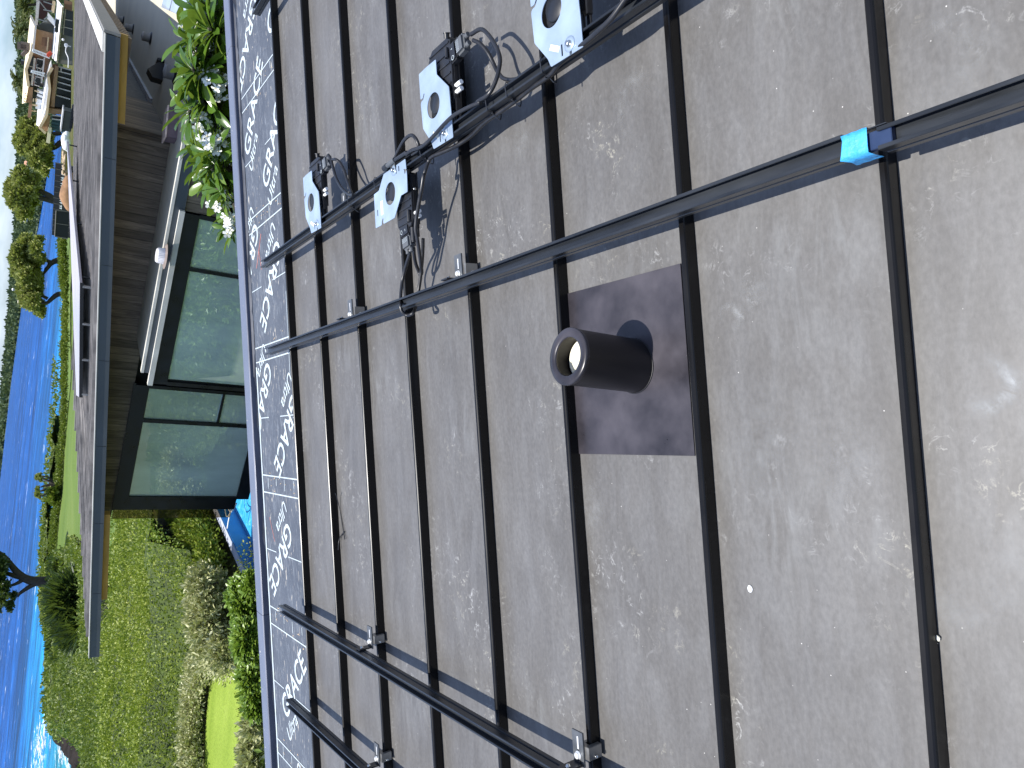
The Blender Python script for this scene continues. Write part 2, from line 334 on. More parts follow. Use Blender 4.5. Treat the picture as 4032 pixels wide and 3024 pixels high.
tag(b.build('dust_streak', M['tan_dust'], mem, fixn=False), kind='stuff')
b = MB()                                       # rumpled edge of the underlay standing in the gutter
n = 160; xs = np.linspace(X0, X1, n); P = []
for i, x in enumerate(xs):
    q = .012 * math.sin(x * 7) + .010 * math.sin(x * 17 + 1) + .006 * math.sin(x * 41); P.append([(x, 5.066, -.004), (x, 5.085 + q * .4, .001 + q * .5), (x, 5.108 + q, -.02 + q), (x, 5.112 + q, -.07)])
b.add([p for r_ in P for p in r_], [(i * 4 + j, i * 4 + j + 1, (i + 1) * 4 + j + 1, (i + 1) * 4 + j) for i in range(n - 1) for j in range(3)], True)
b.build('underlay_edge', M['black_metal'], house)
b = MB(); b.bb((X0, 5.07, -.075), (X1, 5.215, -.065)); b.build('gutter_floor', M['gutter_dark'], house)
b = MB(); b.bb((.34, 5.125, -.03), (X1, 5.187, -.012)); b.build('edge_flashing', M['gutter_dark'], house, bevel=.002)
g = MB()
for xa, xb in ((X0, -1.292), (-1.290, 2.683), (2.685, X1)):
    g.prism([(5.212, -.05), (5.212, .004), (5.218, .010), (5.372, .004), (5.378, -.003), (5.378, -.24), (5.37, -.24), (5.37, -.02), (5.222, -.02), (5.222, -.05)], xa, xb, 0)
g.build('edge_cap', M['gutter'], house, bevel=.0015)
b = MB()
for i in range(70):
    x = random.uniform(-3, 3.2); y = random.uniform(5.225, 5.365); s_ = random.choice((.002, .003, .004, .007)); b.ico((x, y, .0085 - .04 * (y - 5.218) / 1.2), (s_ * random.uniform(.6, 1.8), s_, .0015), 1, .2)
tag(b.build('dust_speck', M['cream_label'], house), kind='stuff')
b = MB(); b.bb((X0 + .3, -4.5, -5.0), (X1 - .3, 5.1, -.09)); b.build('wall', M['wall_plain'], house)

# ---------------------------------------------------------------- rails
RAILP = [(-.020, 0), (-.020, .015), (-.0165, .0165), (-.0165, .0205), (-.020, .022), (-.020, .045), (-.0125, .045), (-.0125, .0425), (-.0172, .0415), (-.0172, .0235), (.0172, .0235), (.0172, .0415), (.0125, .0425), (.0125, .045), (.020, .045), (.020, .022), (.0165, .0205), (.0165, .0165), (.020, .015), (.020, 0)]
def rail(X, ya, yb, label):
    t = rthing('mounting_rail', label, 'rail', X, ya, .095, 'black mounting rails lying across the roof seams')
    MB().prism(RAILP, 0, yb - ya, 1).build('rail_channel', M['rail'], t, bevel=.0009); return t
XA, XB, XC, XD, XE = .447, .954, -1.066, -1.597, 2.42
rail(XA - .008, .731, 4.375, 'long black rail beyond the blue tape, its far end on the lettered underlay')
rA2 = rail(XA - .018, -1.6, .668, 'near black rail starting at the blue tape and leaving at the bottom right')
rail(XB, -1.5, 4.36, 'black rail carrying the four shiny inverter plates and the tied cables')
rail(XC, -.6, 4.385, 'longer of the two black rails on the left, with two bolted seam clamps')
rail(XD, 0., 4.345, 'leftmost black rail in the bottom left corner of the roof')
rail(XE, 2.2, 4.24, 'short end of a black rail in the far right corner of the roof')
t = rthing('rail_splice', 'dark blue splice bar showing in the gap between two rails beside the blue tape', 'splice', XA - .017, .645, .1)
MB().prism([(-.016, .0195), (-.016, .034), (.016, .034), (.016, .0195)], 0, .09, 1).build('splice_bar', mat('blue_black', (.012, .03, .085), .35), t, bevel=.001)
MB().prism([(.0205, 0), (.0205, .04), (.0225, .04), (.0225, 0)], .005, .085, 1).build('side_strap', M['rail'], t)
# blue tape wrapped over the rail joint
t = rthing('masking_tape', 'bright blue masking tape wrapped over the rail joint', 'tape', XA - .014, .71, .095)
tp = [(-.0228, -.006), (-.0232, .02), (-.0225, .046), (-.012, .0475), (.012, .0472), (.0222, .0465), (.0226, .02), (.0222, .004)]
V = []; ny = 9
for j in range(ny):
    for i, (x, h) in enumerate(tp):
        y = -.026 + .052 * j / (ny - 1)
        if j == ny - 1: y += random.uniform(-.006, .003)
        V.append((x * (1 + .02 * math.sin(j * 2 + i)), y, h + .0006 * math.sin(j * 2.4 + i)))
m_ = len(tp); b = MB(); b.add(V, [(j * m_ + i, j * m_ + i + 1, (j + 1) * m_ + i + 1, (j + 1) * m_ + i) for j in range(ny - 1) for i in range(m_ - 1)], True)
b.build('tape_band', M['tape'], t)

M['zinc_bright'] = mat('bright_zinc', (.72, .73, .74), .45, .3, .06, 20)
# ---------------------------------------------------------------- seam clamps with their feet
def seam_clamp(X, k, side, label, proto=[None]):
    y = YS(k) - .006; Mx = MROOF @ Matrix.Translation((X, y, 0))
    if proto[0] is not None: return dup(proto[0], Mx, label)
    t = rthing('seam_clamp', label, 'clamp', X, y, 0, 'clamps holding the rails to the roof seams'); proto[0] = t
    b = MB(); b.prism([(-.026, .012), (-.026, .061), (.024, .061), (.024, .012), (.009, .012), (.009, .044), (-.009, .044), (-.009, .012)], .040, .078, 0)
    blk = b.build('clamp_block', M['alu'], t, bevel=.001)
    MB().lathe([(.0001, 0), (.005, 0), (.005, -.003), (.0035, -.003), (.003, -.001), (.0001, -.001)], (0, 0, 0), 10, R=((1, 0, 0), (0, 0, 1), (0, 1, 0))).add([], []).build('set_screw', M['steel'], blk).location = (.048, -.0275, .036)
    # slotted plate on top of the block
    outer = [(.018, -.008), (.116, -.008), (.116, .040), (.018, .040)]; slot = [(.062, .0125), (.100, .0125), (.104, .016), (.100, .0195), (.062, .0195), (.058, .016)]
    bm = bmesh.new(); ov = [bm.verts.new((*p, .0615)) for p in outer]; sv = [bm.verts.new((*p, .0615)) for p in slot]
    e = [bm.edges.new((ov[i], ov[(i + 1) % 4])) for i in range(4)] + [bm.edges.new((sv[i], sv[(i + 1) % 6])) for i in range(6)]
    bmesh.ops.triangle_fill(bm, edges=e, use_beauty=True); r_ = bmesh.ops.extrude_face_region(bm, geom=bm.faces[:]); bmesh.ops.translate(bm, verts=[q for q in r_['geom'] if isinstance(q, bmesh.types.BMVert)], vec=(0, 0, .0055)); bmesh.ops.recalc_face_normals(bm, faces=bm.faces)
    me = bpy.data.meshes.new('slotted_plate'); bm.to_mesh(me); bm.free(); me.materials.append(M['grey_alu']); pl = bpy.data.objects.new('slotted_plate', me); COL.objects.link(pl); pl.parent = t
    MB().prism([(.064, .0128), (.101, .0128), (.101, .0192), (.064, .0192)], .0618, .0668).build('slot_liner', M['zinc_bright'], pl)
    b = MB(); b.lathe([(.0001, 0), (.0125, 0), (.0125, .002), (.0095, .002), (.0095, .008), (.008, .0095), (.0001, .0095)], (.047, .016, .067), 12); b.build('bolt', M['zinc_bright'], t)
    # foot up to the rail side
    b = MB(); b.bb((.0215, -.006, .0615), (.0275, .038, .128)); b.bb((.0215, .004, .067), (.034, .028, .073)); b.build('rail_foot', M['black_metal'], t, bevel=.001)
    MB().lathe([(.0001, 0), (.008, 0), (.008, .002), (.0055, .002), (.0055, .007), (.0001, .007)], (0, 0, 0), 10, R=((0, 0, 1), (0, 1, 0), (-1, 0, 0))).build('foot_bolt', M['steel'], t).location = (.0275, .016, .108)
    return t
seam_clamp(XC, 5, 1, 'grey slotted seam clamp nearest the viewer, at the bottom left edge')
seam_clamp(XC, 2, 1, 'grey seam clamp on the longer left rail at its second seam from the far end')
seam_clamp(XD, 2, 1, 'grey seam clamp on the leftmost rail')
seam_clamp(XA, 2, 1, 'small grey seam clamp on the taped rail, farther of its two')
seam_clamp(XA, 4, 1, 'grey seam clamp on the taped rail beside the hanging cable loops')
seam_clamp(XB, 2, 1, 'seam clamp half hidden under the cabled rail near its far inverter plate')
seam_clamp(XB, 4, 1, 'seam clamp under the cabled rail below the second inverter plate')

# ---------------------------------------------------------------- micro-inverters on plates
def plate_mesh(name, outline, hole, slots, m, parent, h, th=.0022):
    bm = bmesh.new(); E_ = []
    def loop(pts):
        v = [bm.verts.new((p[0], p[1], h)) for p in pts]; E_.extend(bm.edges.new((v[i], v[(i + 1) % len(v)])) for i in range(len(v)))
    loop(outline)
    if hole:
        cx_, cy_, rx, ry = hole; loop([(cx_ + rx * math.cos(a), cy_ + ry * math.sin(a)) for a in np.linspace(0, 2 * math.pi, 37)[:-1]])
    for s_ in slots: loop(s_)
    bmesh.ops.triangle_fill(bm, edges=E_, use_beauty=True); r_ = bmesh.ops.extrude_face_region(bm, geom=bm.faces[:])
    bmesh.ops.translate(bm, verts=[q for q in r_['geom'] if isinstance(q, bmesh.types.BMVert)], vec=(0, 0, th)); bmesh.ops.recalc_face_normals(bm, faces=bm.faces)
    me = bpy.data.meshes.new(name); bm.to_mesh(me); bm.free(); me.materials.append(m); o = bpy.data.objects.new(name, me); COL.objects.link(o); o.parent = parent; return o
def rounded(pts, r=.004):
    out = []; n = len(pts); P = [np.array(p, float) for p in pts]
    for i in range(n):
        a, c, d = P[i - 1], P[i], P[(i + 1) % n]; u, v = unit(a - c), unit(d - c); k = min(r, np.linalg.norm(a - c) * .4, np.linalg.norm(d - c) * .4)
        for q in (0, .5, 1): out.append(tuple((c + u * k) * (1 - q) ** 2 + 2 * c * q * (1 - q) + (c + v * k) * q * q))
    return out
ROTY = ((0, 0, 1), (0, 1, 0), (-1, 0, 0)); ROTX = ((1, 0, 0), (0, 0, -1), (0, 1, 0))
def bolt_on(t, x, y, h):
    MB().lathe([(.0001, 0), (.021, 0), (.021, .0015), (.011, .0022), (.0001, .0022)], (x, y, h), 24).build('washer', M['zinc'], t)
    b = MB(); b.lathe([(.0001, .0022), (.0095, .0022), (.0095, .0045), (.0075, .0045)], (x, y, h), 14); b.lathe([(.0075, .0045), (.0075, .012), (.006, .013), (.0001, .013)], (x, y, h), 6); b.build('bolt', M['steel'], t)
def inverter(X, Y, label, outline, hole, slots, sticker, body, plug, caps, lat):
    """outline etc. relative to the bolt on the rail"""
    t = rthing('microinverter', label, 'inverter', X, Y, 0, 'inverters on shiny plates along the cabled rail')
    pl = plate_mesh('mounting_plate', rounded(outline), hole, slots, M['zinc'], t, .1415)
    sx, sy, sdx, sdy = sticker; MB().prism([(sx, sy), (sx + sdx, sy + sdy), (sx + sdx - sdy * .35, sy + sdy + sdx * .35), (sx - sdy * .35, sy + sdx * .35)], .1439, .1441).build('sticker', M['cream_label'], pl)
    bolt_on(t, 0, 0, .1437)
    x0, x1, y0, y1 = body; b = MB(); b.prism(rounded([(x0, y0 + .02), (x0 + .025, y0), (x1 - .012, y0), (x1, y0 + .012), (x1, y1 - .03), (x1 - .03, y1), (x0 + .02, y1), (x0, y1 - .02)], .006), .097, .128)
    bod = b.build('inverter_body', M['plastic'], t, bevel=.002)
    b = MB(); n_ = 7
    for i in range(n_): xx = x0 + .02 + (x1 - x0 - .04) * i / (n_ - 1); b.bb((xx - .003, y0 + .01, .1281), (xx + .003, y1 - .012, .1312))
    b.bb((x0 + .004, y0 - .004, .1), (x1 - .004, y0 - .0003, .1045)); b.bb((x0 + .01, y0 - .003, .118), (x1 - .02, y0 - .0003, .121)); b.build('cooling_rib', M['plastic'], bod)
    if hole: MB().lathe([(.0001, .0), (.038, 0), (.041, -.003), (.041, -.010)], (hole[0] + lat * .012, hole[1] - .006, .1385), 32).build('round_cover', M['plastic'], bod)
    b = MB(); b.tube([(x0 + .015, y0 + .02, .134), (x0 + .06, y0 + .02, .134)], .0085, 10); b.build('standoff', M['plastic'], bod); b = MB(); b.tube([(x1 - .075, y0 + .018, .134), (x1 - .04, y0 + .018, .134)], .0075, 10); b.build('standoff', M['plastic'], bod)
    b = MB(); b.tube([(x1 - .01, y0 + .012, .134), (x1 + .004, y0 + .006, .137)], .010, 12); b.tube([(x1 + .003, y0 + .0055, .137), (x1 + .006, y0 + .0045, .1376)], .0125, 14); b.build('latch_knob', M['plastic'], bod)
    for cx_ in caps:
        b = MB(); b.tube([(cx_, y0 + .0, .115), (cx_, y0 - .034, .116)], .0078, 14); c_ = b.build('end_cap', M['white'], t)
    b = MB(); b.tube([(x0 - .004, y0 + .025, .117), (x0 - .055, y0 + .025, .117)], .011, 12); b.tube([(x0 - .05, y0 + .025, .117), (x0 - .06, y0 + .025, .117)], .009, 10); b.bb((x0 - .045, y0 - .006, .106), (x0 + .004, y0 + .010, .112)); b.bb((x0 - .015, y0 - .012, .108), (x0 + .03, y0 - .004, .126)); b.build('dc_lead', M['plastic'], t, bevel=.001)
    MB().lathe([(.0001, 0), (.006, 0), (.006, .003), (.003, .004), (.0001, .004)], (0, 0, 0), 10, R=ROTX).build('ground_screw', M['steel'], bod).location = ((x0 + x1) / 2 + .035, y0 - .0008, .113)
    # cable plug
    px, py, pdx, pdy = plug; d = unit(np.array([pdx, pdy])); n2 = np.array([-d[1], d[0]])
    Rm = np.array([[d[0], n2[0], 0], [d[1], n2[1], 0], [0, 0, 1]])
    b = MB(); b.box((.004, 0, 0), (.044, .068, .032)); pb = b.build('cable_plug', M['plastic'], t, bevel=.006); pb.matrix_local = Matrix.Translation((px, py, .117)) @ Matrix(Rm.tolist()).to_4x4()
    b = MB(); b.box((.050, 0, 0), (.052, .062, .033)); q_ = b.build('plug_shell', M['grey_plastic'], pb, bevel=.008)
    b = MB()
    for oy in (-.015, .015): b.tube([(.07, oy, 0), (.090, oy, 0)], .0088, 12)
    b.build('cable_gland', M['grey_plastic'], pb)
    b = MB()
    for i in range(4):
        for j in range(7): b.bb((.032 + i * .005, -.022 + j * .006, .0166), (.0335 + i * .005, -.0185 + j * .006, .0168))
    b.lathe([(.008, .0161), (.0068, .0164), (.0064, .0161)], (.004, -.022, 0), 14); b.bb((.0, .008, .0161), (.008, .0105, .0164)); tag(b.build('printed_marks', M['print'], pb), kind='stuff')
    return t, pb
OUT1 = [(.27, .03), (.272, .1), (.27, .156), (.164, .155), (.07, .15), (0, .095), (-.033, .084), (-.031, -.052), (.05, -.05), (.145, -.044), (.217, .03)]
# two plate kinds; the J-shaped notch is cut into the outline of the far edge
OUT1 = [(.27, .03), (.272, .1), (.27, .156), (.178, .1555), (.176, .150), (.176, .138), (.190, .128), (.186, .123), (.169, .135), (.168, .1500), (.160, .1555), (.07, .15), (0, .095), (-.026, .084), (-.031, -.052), (.05, -.05), (.145, -.044), (.217, .03)]
SL1 = [[(-.018, .030), (.014, .030), (.014, .036), (-.018, .036)], [(-.029, -.006), (-.014, -.006), (-.014, .003), (-.029, .003)]]
T1, P1 = inverter(.953, 2.132, 'inverter on a shiny plate midway along the cabled rail, cable lying over it', OUT1, (.122, .066, .044, .044), SL1, (.012, .040, .022, .038), (.075, .325, -.048, .11), (.258, -.058, .12, -1.), (.152, .130), 1)
kids = list(T1.children)
def inv_copy(Y, dX, label): return dup(T1, MROOF @ Matrix.Translation((.953 + dX, Y, 0)), label)
inv_copy(3.387, .0, 'inverter on the farthest shiny plate of the cabled rail, beside two arched cables')
inv_copy(1.457, .003, 'inverter plate cut off by the picture edge, big bolt and washer in view')
OUT3 = [(.013, -.034), (.013, -.099), (-.05, -.104), (-.112, -.100), (-.111, -.046), (-.18, .02), (-.179, .120), (-.168, .124), (-.160, .118), (-.154, .124), (-.164, .134), (-.179, .138), (-.178, .196), (-.04, .194), (-.038, .145), (.013, .093)]
SL3 = [[(.014 - .03, -.045), (.004, -.045), (.004, -.038), (-.016, -.038)], [(-.135, .165), (-.110, .165), (-.110, .172), (-.135, .172)]]
T3, P3 = inverter(.950, 2.533, 'reversed inverter, its shiny plate on the left of the cabled rail', OUT3, (-.078, .045, .044, .044), SL3, (-.085, .135, -.055, .002), (-.235, -.03, -.100, .03), (-.238, -.030, -1., -.10), (-.19, -.208), 1)

# ---------------------------------------------------------------- cables, ties, scraps
def smooth(P, n=8):
    P = [np.array(p, float) for p in P]; P = [2 * P[0] - P[1]] + P + [2 * P[-1] - P[-2]]; out = []
    for i in range(1, len(P) - 2):
        a, b_, c, d = P[i - 1:i + 3]
        for k in range(n):
            u = k / n; out.append(.5 * (2 * b_ + (c - a) * u + (2 * a - 5 * b_ + 4 * c - d) * u * u + (3 * b_ - a - 3 * c + d) * u ** 3))
    out.append(P[-2]); return out
def cable(px, label, r=.0062, name='cable', mt='cable'):
    P = smooth([rp(*q) for q in px]); o0 = P[0]
    t = rthing(name, label, 'cable', *o0, 'black cables along the inverter rail')
    MB().tube([p - o0 for p in P], r, 10).build('cable_sheath', M[mt], t); return t
Vz = lambda L: [(1800 + x / 2.212, y / 2.212, h) for x, y, h in L]
Az = lambda L: [(900 + x / 2.212, y / 2.212, h) for x, y, h in L]
Bz = lambda L: [(900 + x / 2.212, 750 + y / 2.212, h) for x, y, h in L]
Pz = lambda L: [(1600 + x / 5.53, 150 + y / 5.53, h) for x, y, h in L]
P2z = lambda L: [(1600 + x / 5.53, 400 + y / 5.53, h) for x, y, h in L]
Qz = lambda L: [(1400 + x / 5.53, 600 + y / 5.53, h) for x, y, h in L]
Q2z = lambda L: [(1400 + x / 5.53, 900 + y / 5.53, h) for x, y, h in L]
Wz = lambda L: [(1150 + x / 5.53, 550 + y / 5.53, h) for x, y, h in L]
cable(Vz([(1560, -140, .16), (1460, 0, .16), (1340, 165, .16), (1200, 300, .15), (1050, 425, .135), (900, 545, .125), (800, 660, .12), (650, 765, .11), (500, 885, .105), (350, 990, .11)]) + P2z([(1700, 460, .10), (1400, 750, .09), (1100, 955, .10), (800, 1095, .115), (580, 1190, .12), (490, 1290, .12), (420, 1480, .13), (370, 1659, .135)]) + Qz([(1480, 500, .145), (1440, 780, .145), (1390, 1050, .14), (1330, 1400, .135), (1310, 1659, .13)]) + Q2z([(1340, 200, .12), (1385, 500, .10), (1425, 800, .08), (1440, 960, .06), (1410, 1010, .055), (1375, 930, .06), (1310, 760, .08), (1275, 560, .10), (1265, 420, .112)]),
      'thick black cable sagging along the left side of the rail into the reversed inverter', .0072)
cable(Az([(1440, 1400, .15), (1545, 1330, .155)]) + P2z([(0, 1140, .155), (120, 1060, .155), (300, 1000, .155), (430, 915, .157), (640, 700, .160), (820, 500, .162), (1000, 330, .163), (1200, 205, .16), (1420, 95, .155), (1600, 20, .15)]) + Vz([(180, 885, .15), (270, 825, .15), (330, 720, .14), (365, 600, .13), (372, 500, .125), (335, 400, .12), (270, 300, .115), (205, 255, .115), (120, 300, .117)]),
      'black cable lying over the middle inverter plate and curling into its plug', .0068)
cable(Vz([(140, 350, .115), (200, 380, .11), (265, 455, .10), (310, 540, .09), (350, 620, .085), (400, 680, .085), (470, 695, .09), (560, 680, .10)]), 'shorter arched cable from the middle inverter plug down under the rail', .0066)
cable(Wz([(790, 330, .118), (850, 445, .118), (905, 660, .12), (960, 840, .125), (1040, 1000, .13), (1130, 1115, .135), (1250, 1200, .14), (1330, 1190, .145)]), 'nearer of the two arched cables behind the farthest inverter', .0068)
cable(Wz([(850, 440, .115), (950, 430, .115), (1040, 500, .105), (1130, 670, .10), (1200, 890, .10), (1255, 1060, .11), (1300, 1180, .12)]), 'farther of the two arched cables behind the farthest inverter', .0068)
cable(Az([(1420, 1430, .135), (1445, 1390, .14), (1480, 1310, .15), (1535, 1215, .16), (1595, 1178, .16), (1640, 1225, .155), (1655, 1300, .145), (1600, 1345, .14)]), 'small hoop of cable standing above the rail by the grey barrel connector', .0066)
cable(Q2z([(1185, 440, .112), (1180, 540, .11), (1095, 830, .10), (1020, 1130, .10), (985, 1450, .115), (985, 1659, .13)]) + Bz([(1497, 1000, .14), (1512, 1055, .135), (1555, 1087, .12), (1608, 1066, .11), (1632, 1000, .08)]) + Bz([(1652, 890, .06), (1672, 760, .06), (1690, 560, .07), (1694, 420, .085)]),
      'black cable from the reversed inverter looping under the taped rail', .0068)
t = rthing('barrel_connector', 'grey barrel connector tied on top of the inverter rail', 'connector', *rp(900 + 1400 / 2.212, 1430 / 2.212, .15))
c0 = rp(900 + 1355 / 2.212, 1470 / 2.212, .15); c1_ = rp(900 + 1400 / 2.212, 1430 / 2.212, .15); c2_ = rp(900 + 1447 / 2.212, 1392 / 2.212, .15)
b = MB(); b.tube([c0 - c1_, (c0 - c1_) * .35], .0115, 14); b.build('connector_plug', M['plastic'], t); b = MB(); b.tube([(c0 - c1_) * .36, c2_ - c1_], .0098, 14); b.build('connector_barrel', M['grey_plastic'], t)
def zip_tie(px, py, label, lo=.088, wd=.024, proto=[None]):
    y = rp(px, py, .14)[1]; Mx = MROOF @ Matrix.Translation((XB, y, 0))
    if proto[0] is not None: return dup(proto[0], Mx, label)
    t = rthing('zip_tie', label, 'zip tie', XB, y, 0, 'black zip ties round the inverter rail'); proto[0] = t
    b = MB(); loop = [(-.040, .104), (-.024, .126), (-.0225, .1425), (-.01, .1445), (.012, .147), (.0225, .1425), (.024, .12), (.0225, .0935), (0, .092), (-.03, .092), (-.042, .096)]
    n = len(loop)
    V = [(x, dy, h) for dy in (-.0022, .0022) for x, h in loop] + [(x * 1.04 - .0002, dy, .118 + (h - .118) * 1.05) for dy in (-.0022, .0022) for x, h in loop]
    b.add(V, [(i, (i + 1) % n, n + (i + 1) % n, n + i) for i in range(n)] + [(2 * n + i, 2 * n + (i + 1) % n, 3 * n + (i + 1) % n, 3 * n + i) for i in range(n)] + [(i, (i + 1) % n, 2 * n + (i + 1) % n, 2 * n + i) for i in range(n)] + [(n + i, n + (i + 1) % n, 3 * n + (i + 1) % n, 3 * n + i) for i in range(n)])
    b.build('strap', M['plastic'], t); MB().bb((-.030, -.0045, .1175), (-.0225, .0045, .126)).bb((-.034, -.001, .126), (-.031, .001, .133)).build('tie_head', M['plastic'], t); return t
for (px, py), lb in (((1800 + 735 / 2.212, 470 / 2.212), 'zip tie just left of the cut-off inverter plate'), ((1800 + 432 / 2.212, 730 / 2.212), 'zip tie halfway between the middle inverter and the cut-off one'), ((1800 + 262 / 2.212, 860 / 2.212), 'zip tie where the curled cable meets the rail beside the middle inverter'), ((1600 + 320 / 5.53, 400 + 1010 / 5.53), 'zip tie holding two cables between the middle inverter and the reversed one'), ((1400 + 890 / 5.53, 600 + 190 / 5.53), 'zip tie beside the grey barrel connector'), ((1400 + 430 / 5.53, 600 + 600 / 5.53), 'zip tie on the bare rail just beyond the reversed inverter plate'), ((1150 + 1240 / 5.53, 550 + 1260 / 5.53), 'zip tie at the foot of the two arched cables by the farthest inverter')): zip_tie(px, py, lb)
P = [rp(*q) for q in ((1320, 1943, .038), (1327, 1961, .020), (1338, 2010, .006), (1352, 2092, .006), (1358, 2124, .009))]; o0 = P[2]
t = rthing('tie_offcut', 'bent black offcut of a zip tie lying against the second seam from the far edge', 'offcut', *o0)
b = MB(); b.tube([p - o0 for p in smooth(P, 5)], .0026, 6); b.tube([p - o0 for p in smooth([rp(1356, 2093, .006), rp(1341, 2112, .008), rp(1334, 2135, .012), rp(1332, 2166, .02)], 5)], .0026, 6); b.build('strap_piece', M['plastic'], t)

# ---------------------------------------------------------------- vent pipe
t = rthing('vent_pipe', 'short dark metal vent pipe with a cream pipe inside, on a square flashing', 'vent pipe', .096, 1.45, .0)
a_ = math.atan2(.1259, .992); Rp = Matrix.Rotation(a_, 3, 'Y'); Rp = np.array(Rp)     # plumb pipe on a sloping roof
axis = np.array([.1259, 0, .992])
b = MB(); b.lathe([(.0725, -.03), (.0725, .227), (.0735, .230), (.0705, .2318), (.053, .2318), (.0505, .2300), (.0505, .2265), (.053, .2255), (.053, .03)], n=56, R=Rp); sl_ = b.build('sleeve', M['pipe'], t)
b = MB(); b.lathe([(.0736, .222), (.0745, .2245), (.0745, .2315), (.0722, .2340), (.0520, .2340), (.0495, .2320), (.0495, .2290)], n=56, R=Rp); b.build('rolled_rim', M['flash'], sl_)
b = MB(); b.lathe([(.0515, -.02), (.0515, .186), (.0470, .188), (.0455, .182), (.0001, .180)], n=40, R=Rp); b.build('inner_pipe', M['pvc'], t)
fl = [(.241, .288), (.241, -.192), (-.241, -.192), (-.241, .275)]
b = MB(); b.prism(fl, .0025, .0045); b.build('flashing_plate', M['flash'], t)
b = MB(); b.lathe([(.0725, .0), (.0745, .004), (.077, .0045)], n=48); 
ring = [(.0735 * math.cos(a), .0735 * math.sin(a)) for a in np.linspace(0, 2 * math.pi, 49)]
b = MB(); b.tube([(x, y, .0055 + .127 * (0)) for x, y in ring], .0022, 6, False); b.build('sealant_bead', M['pipe'], t)
# dusty smudges on the pans: pale rings and wiped patches with a ragged shape
ms, ts, ps = nodes('dust_smudge'); ps.inputs['Base Color'].default_value = (.42, .43, .43, 1); ps.inputs['Roughness'].default_value = .8
n1_ = noise(ts, 22, 6, .7, dist=.6); a1_ = ts.nodes.new('ShaderNodeAttribute'); a1_.attribute_name = 'ring'; ts.links.new(mathn(ts, 'MULTIPLY', a1_.outputs['Fac'], ramp(ts, n1_.outputs['Fac'], [(.38, 0.), (.68, .8)])), ps.inputs['Alpha'])
for x, y, rx, k, w_ in ((3885, 1512, .058, .95, .75), (2872, 1258, .042, .5, .8), (2960, 1150, .05, .35, 1.), (3690, 250, .095, .30, .5), (2330, 2010, .10, .28, 1.), (3000, 1750, .16, .22, 1.), (1480, 780, .05, .4, 1.), (2500, 420, .10, .25, .8), (3350, 1820, .11, .22, 1.), (2050, 560, .07, .3, 1.), (3760, 2200, .13, .25, .8)):
    X_, Y_, _h = rp(x, y, 0); nr, na = 9, 28; V = []; A_ = []
    for i in range(nr):
        for j in range(na):
            q = i / (nr - 1); th = 6.2832 * j / na; V.append((rx * q * math.cos(th) * 1.15, rx * q * math.sin(th) * (1 + .15 * math.sin(th * 3)), .0009)); g = math.exp(-((q - .62) / .2) ** 2) * (.45 + .55 * math.cos(th + x)) if w_ < 1 else math.exp(-(q / .55) ** 2); A_.append(k * max(0, g) * (1 if q < .99 else 0))
    F_ = [[i * na + j, i * na + (j + 1) % na, (i + 1) * na + (j + 1) % na, (i + 1) * na + j] for i in range(nr - 1) for j in range(na)]
    o = fastmesh('dust_smudge', V, F_, ms, house); o.location = (X_, Y_, 0); at_ = o.data.attributes.new('ring', 'FLOAT', 'POINT'); at_.data.foreach_set('value', np.array(A_, np.float32))
# grit and droppings on the pans
grit = []
for (px, py, s_) in ((2955, 2317, .011), (2036 - 22, 0 + 1, .004)): 
    grit.append((px, py, s_))
b = MB(); x, y, h = rp(2956, 2317, 0); b.ico((0, 0, .0015), (.009, .007, .0025), 2, .1); t = rthing('dropping', 'round white dropping on a pan at the lower middle', 'dropping', x, y, .001); b.build('splat', M['white'], t)
x, y, h = rp(3685, 2512, 0); t = rthing('sealant_crumb', 'yellow crumb of sealant against the nearest seam', 'crumb', x, y, .001); b = MB()
for i in range(7): b.ico((random.gauss(0, .010), random.gauss(0, .003), .003), random.uniform(.003, .006), 1, .3)
b.build('crumb', M['cream_label'], t)
# ---------------------------------------------------------------- ground, sea, far hills
SEA = -14.
CTRL = np.array([(0, 10, -5.75), (-4, 16, -5.9), (0, 25, -6), (-8, 22, -6.05), (-15, 25, -6.3), (-10, 35, -6.8), (-9, 52, -7.4), (-5, 60, -7.1), (0, 80, -7), (1.6, 131, -8), (-15, 129, -8), (5, 110, -7.6), (-20, 118, -8.4), (-25, 60, -8.6), (-20, 80, -9.3), (-30, 93, -11.3), (-30, 81, -11.2), (-36, 108, -12.2), (-31, 134, -10.6), (-33, 119, -11.2), (-30, 165, -11.4), (-40, 60, -11), (25, 60, -5.0), (40, 90, -4.2), (30, 130, -6.5), (60, 100, -3.6), (90, 120, -3.2), (20, 30, -5.6), (40, 40, -5), (42, 190, -8), (80, 200, -6), (150, 250, -6), (-20, 10, -6.3), (30, 10, -5.6), (60, 30, -5), (120, 60, -4)])
SHORE = np.array([(-75, -10), (-62, 30), (-46, 68), (-33.5, 84), (-37, 98), (-38, 110), (-43, 122), (-44, 140), (-41, 158), (-38, 178), (-34, 192), (-22, 195), (-12, 152), (-2, 143), (10, 150), (25, 168), (45, 206), (75, 225), (120, 300), (260, 330), (260, -10)])
def inside(P, poly):
    x, y = P[..., 0], P[..., 1]; c = np.zeros(x.shape, bool); n = len(poly)
    for i in range(n):
        (x0, y0), (x1, y1) = poly[i], poly[(i + 1) % n]
        k = (y0 > y) != (y1 > y); c ^= k & (x < (x1 - x0) * (y - y0) / ((y1 - y0) + 1e-12) + x0)
    return c
def dist_poly(P, poly):
    d = np.full(P.shape[:-1], 1e9)
    for i in range(len(poly)):
        a, b_ = poly[i], poly[(i + 1) % len(poly)]; ab = b_ - a; t = np.clip(((P - a) @ ab) / (ab @ ab), 0, 1); d = np.minimum(d, np.linalg.norm(P - a - t[..., None] * ab, axis=-1))
    return d
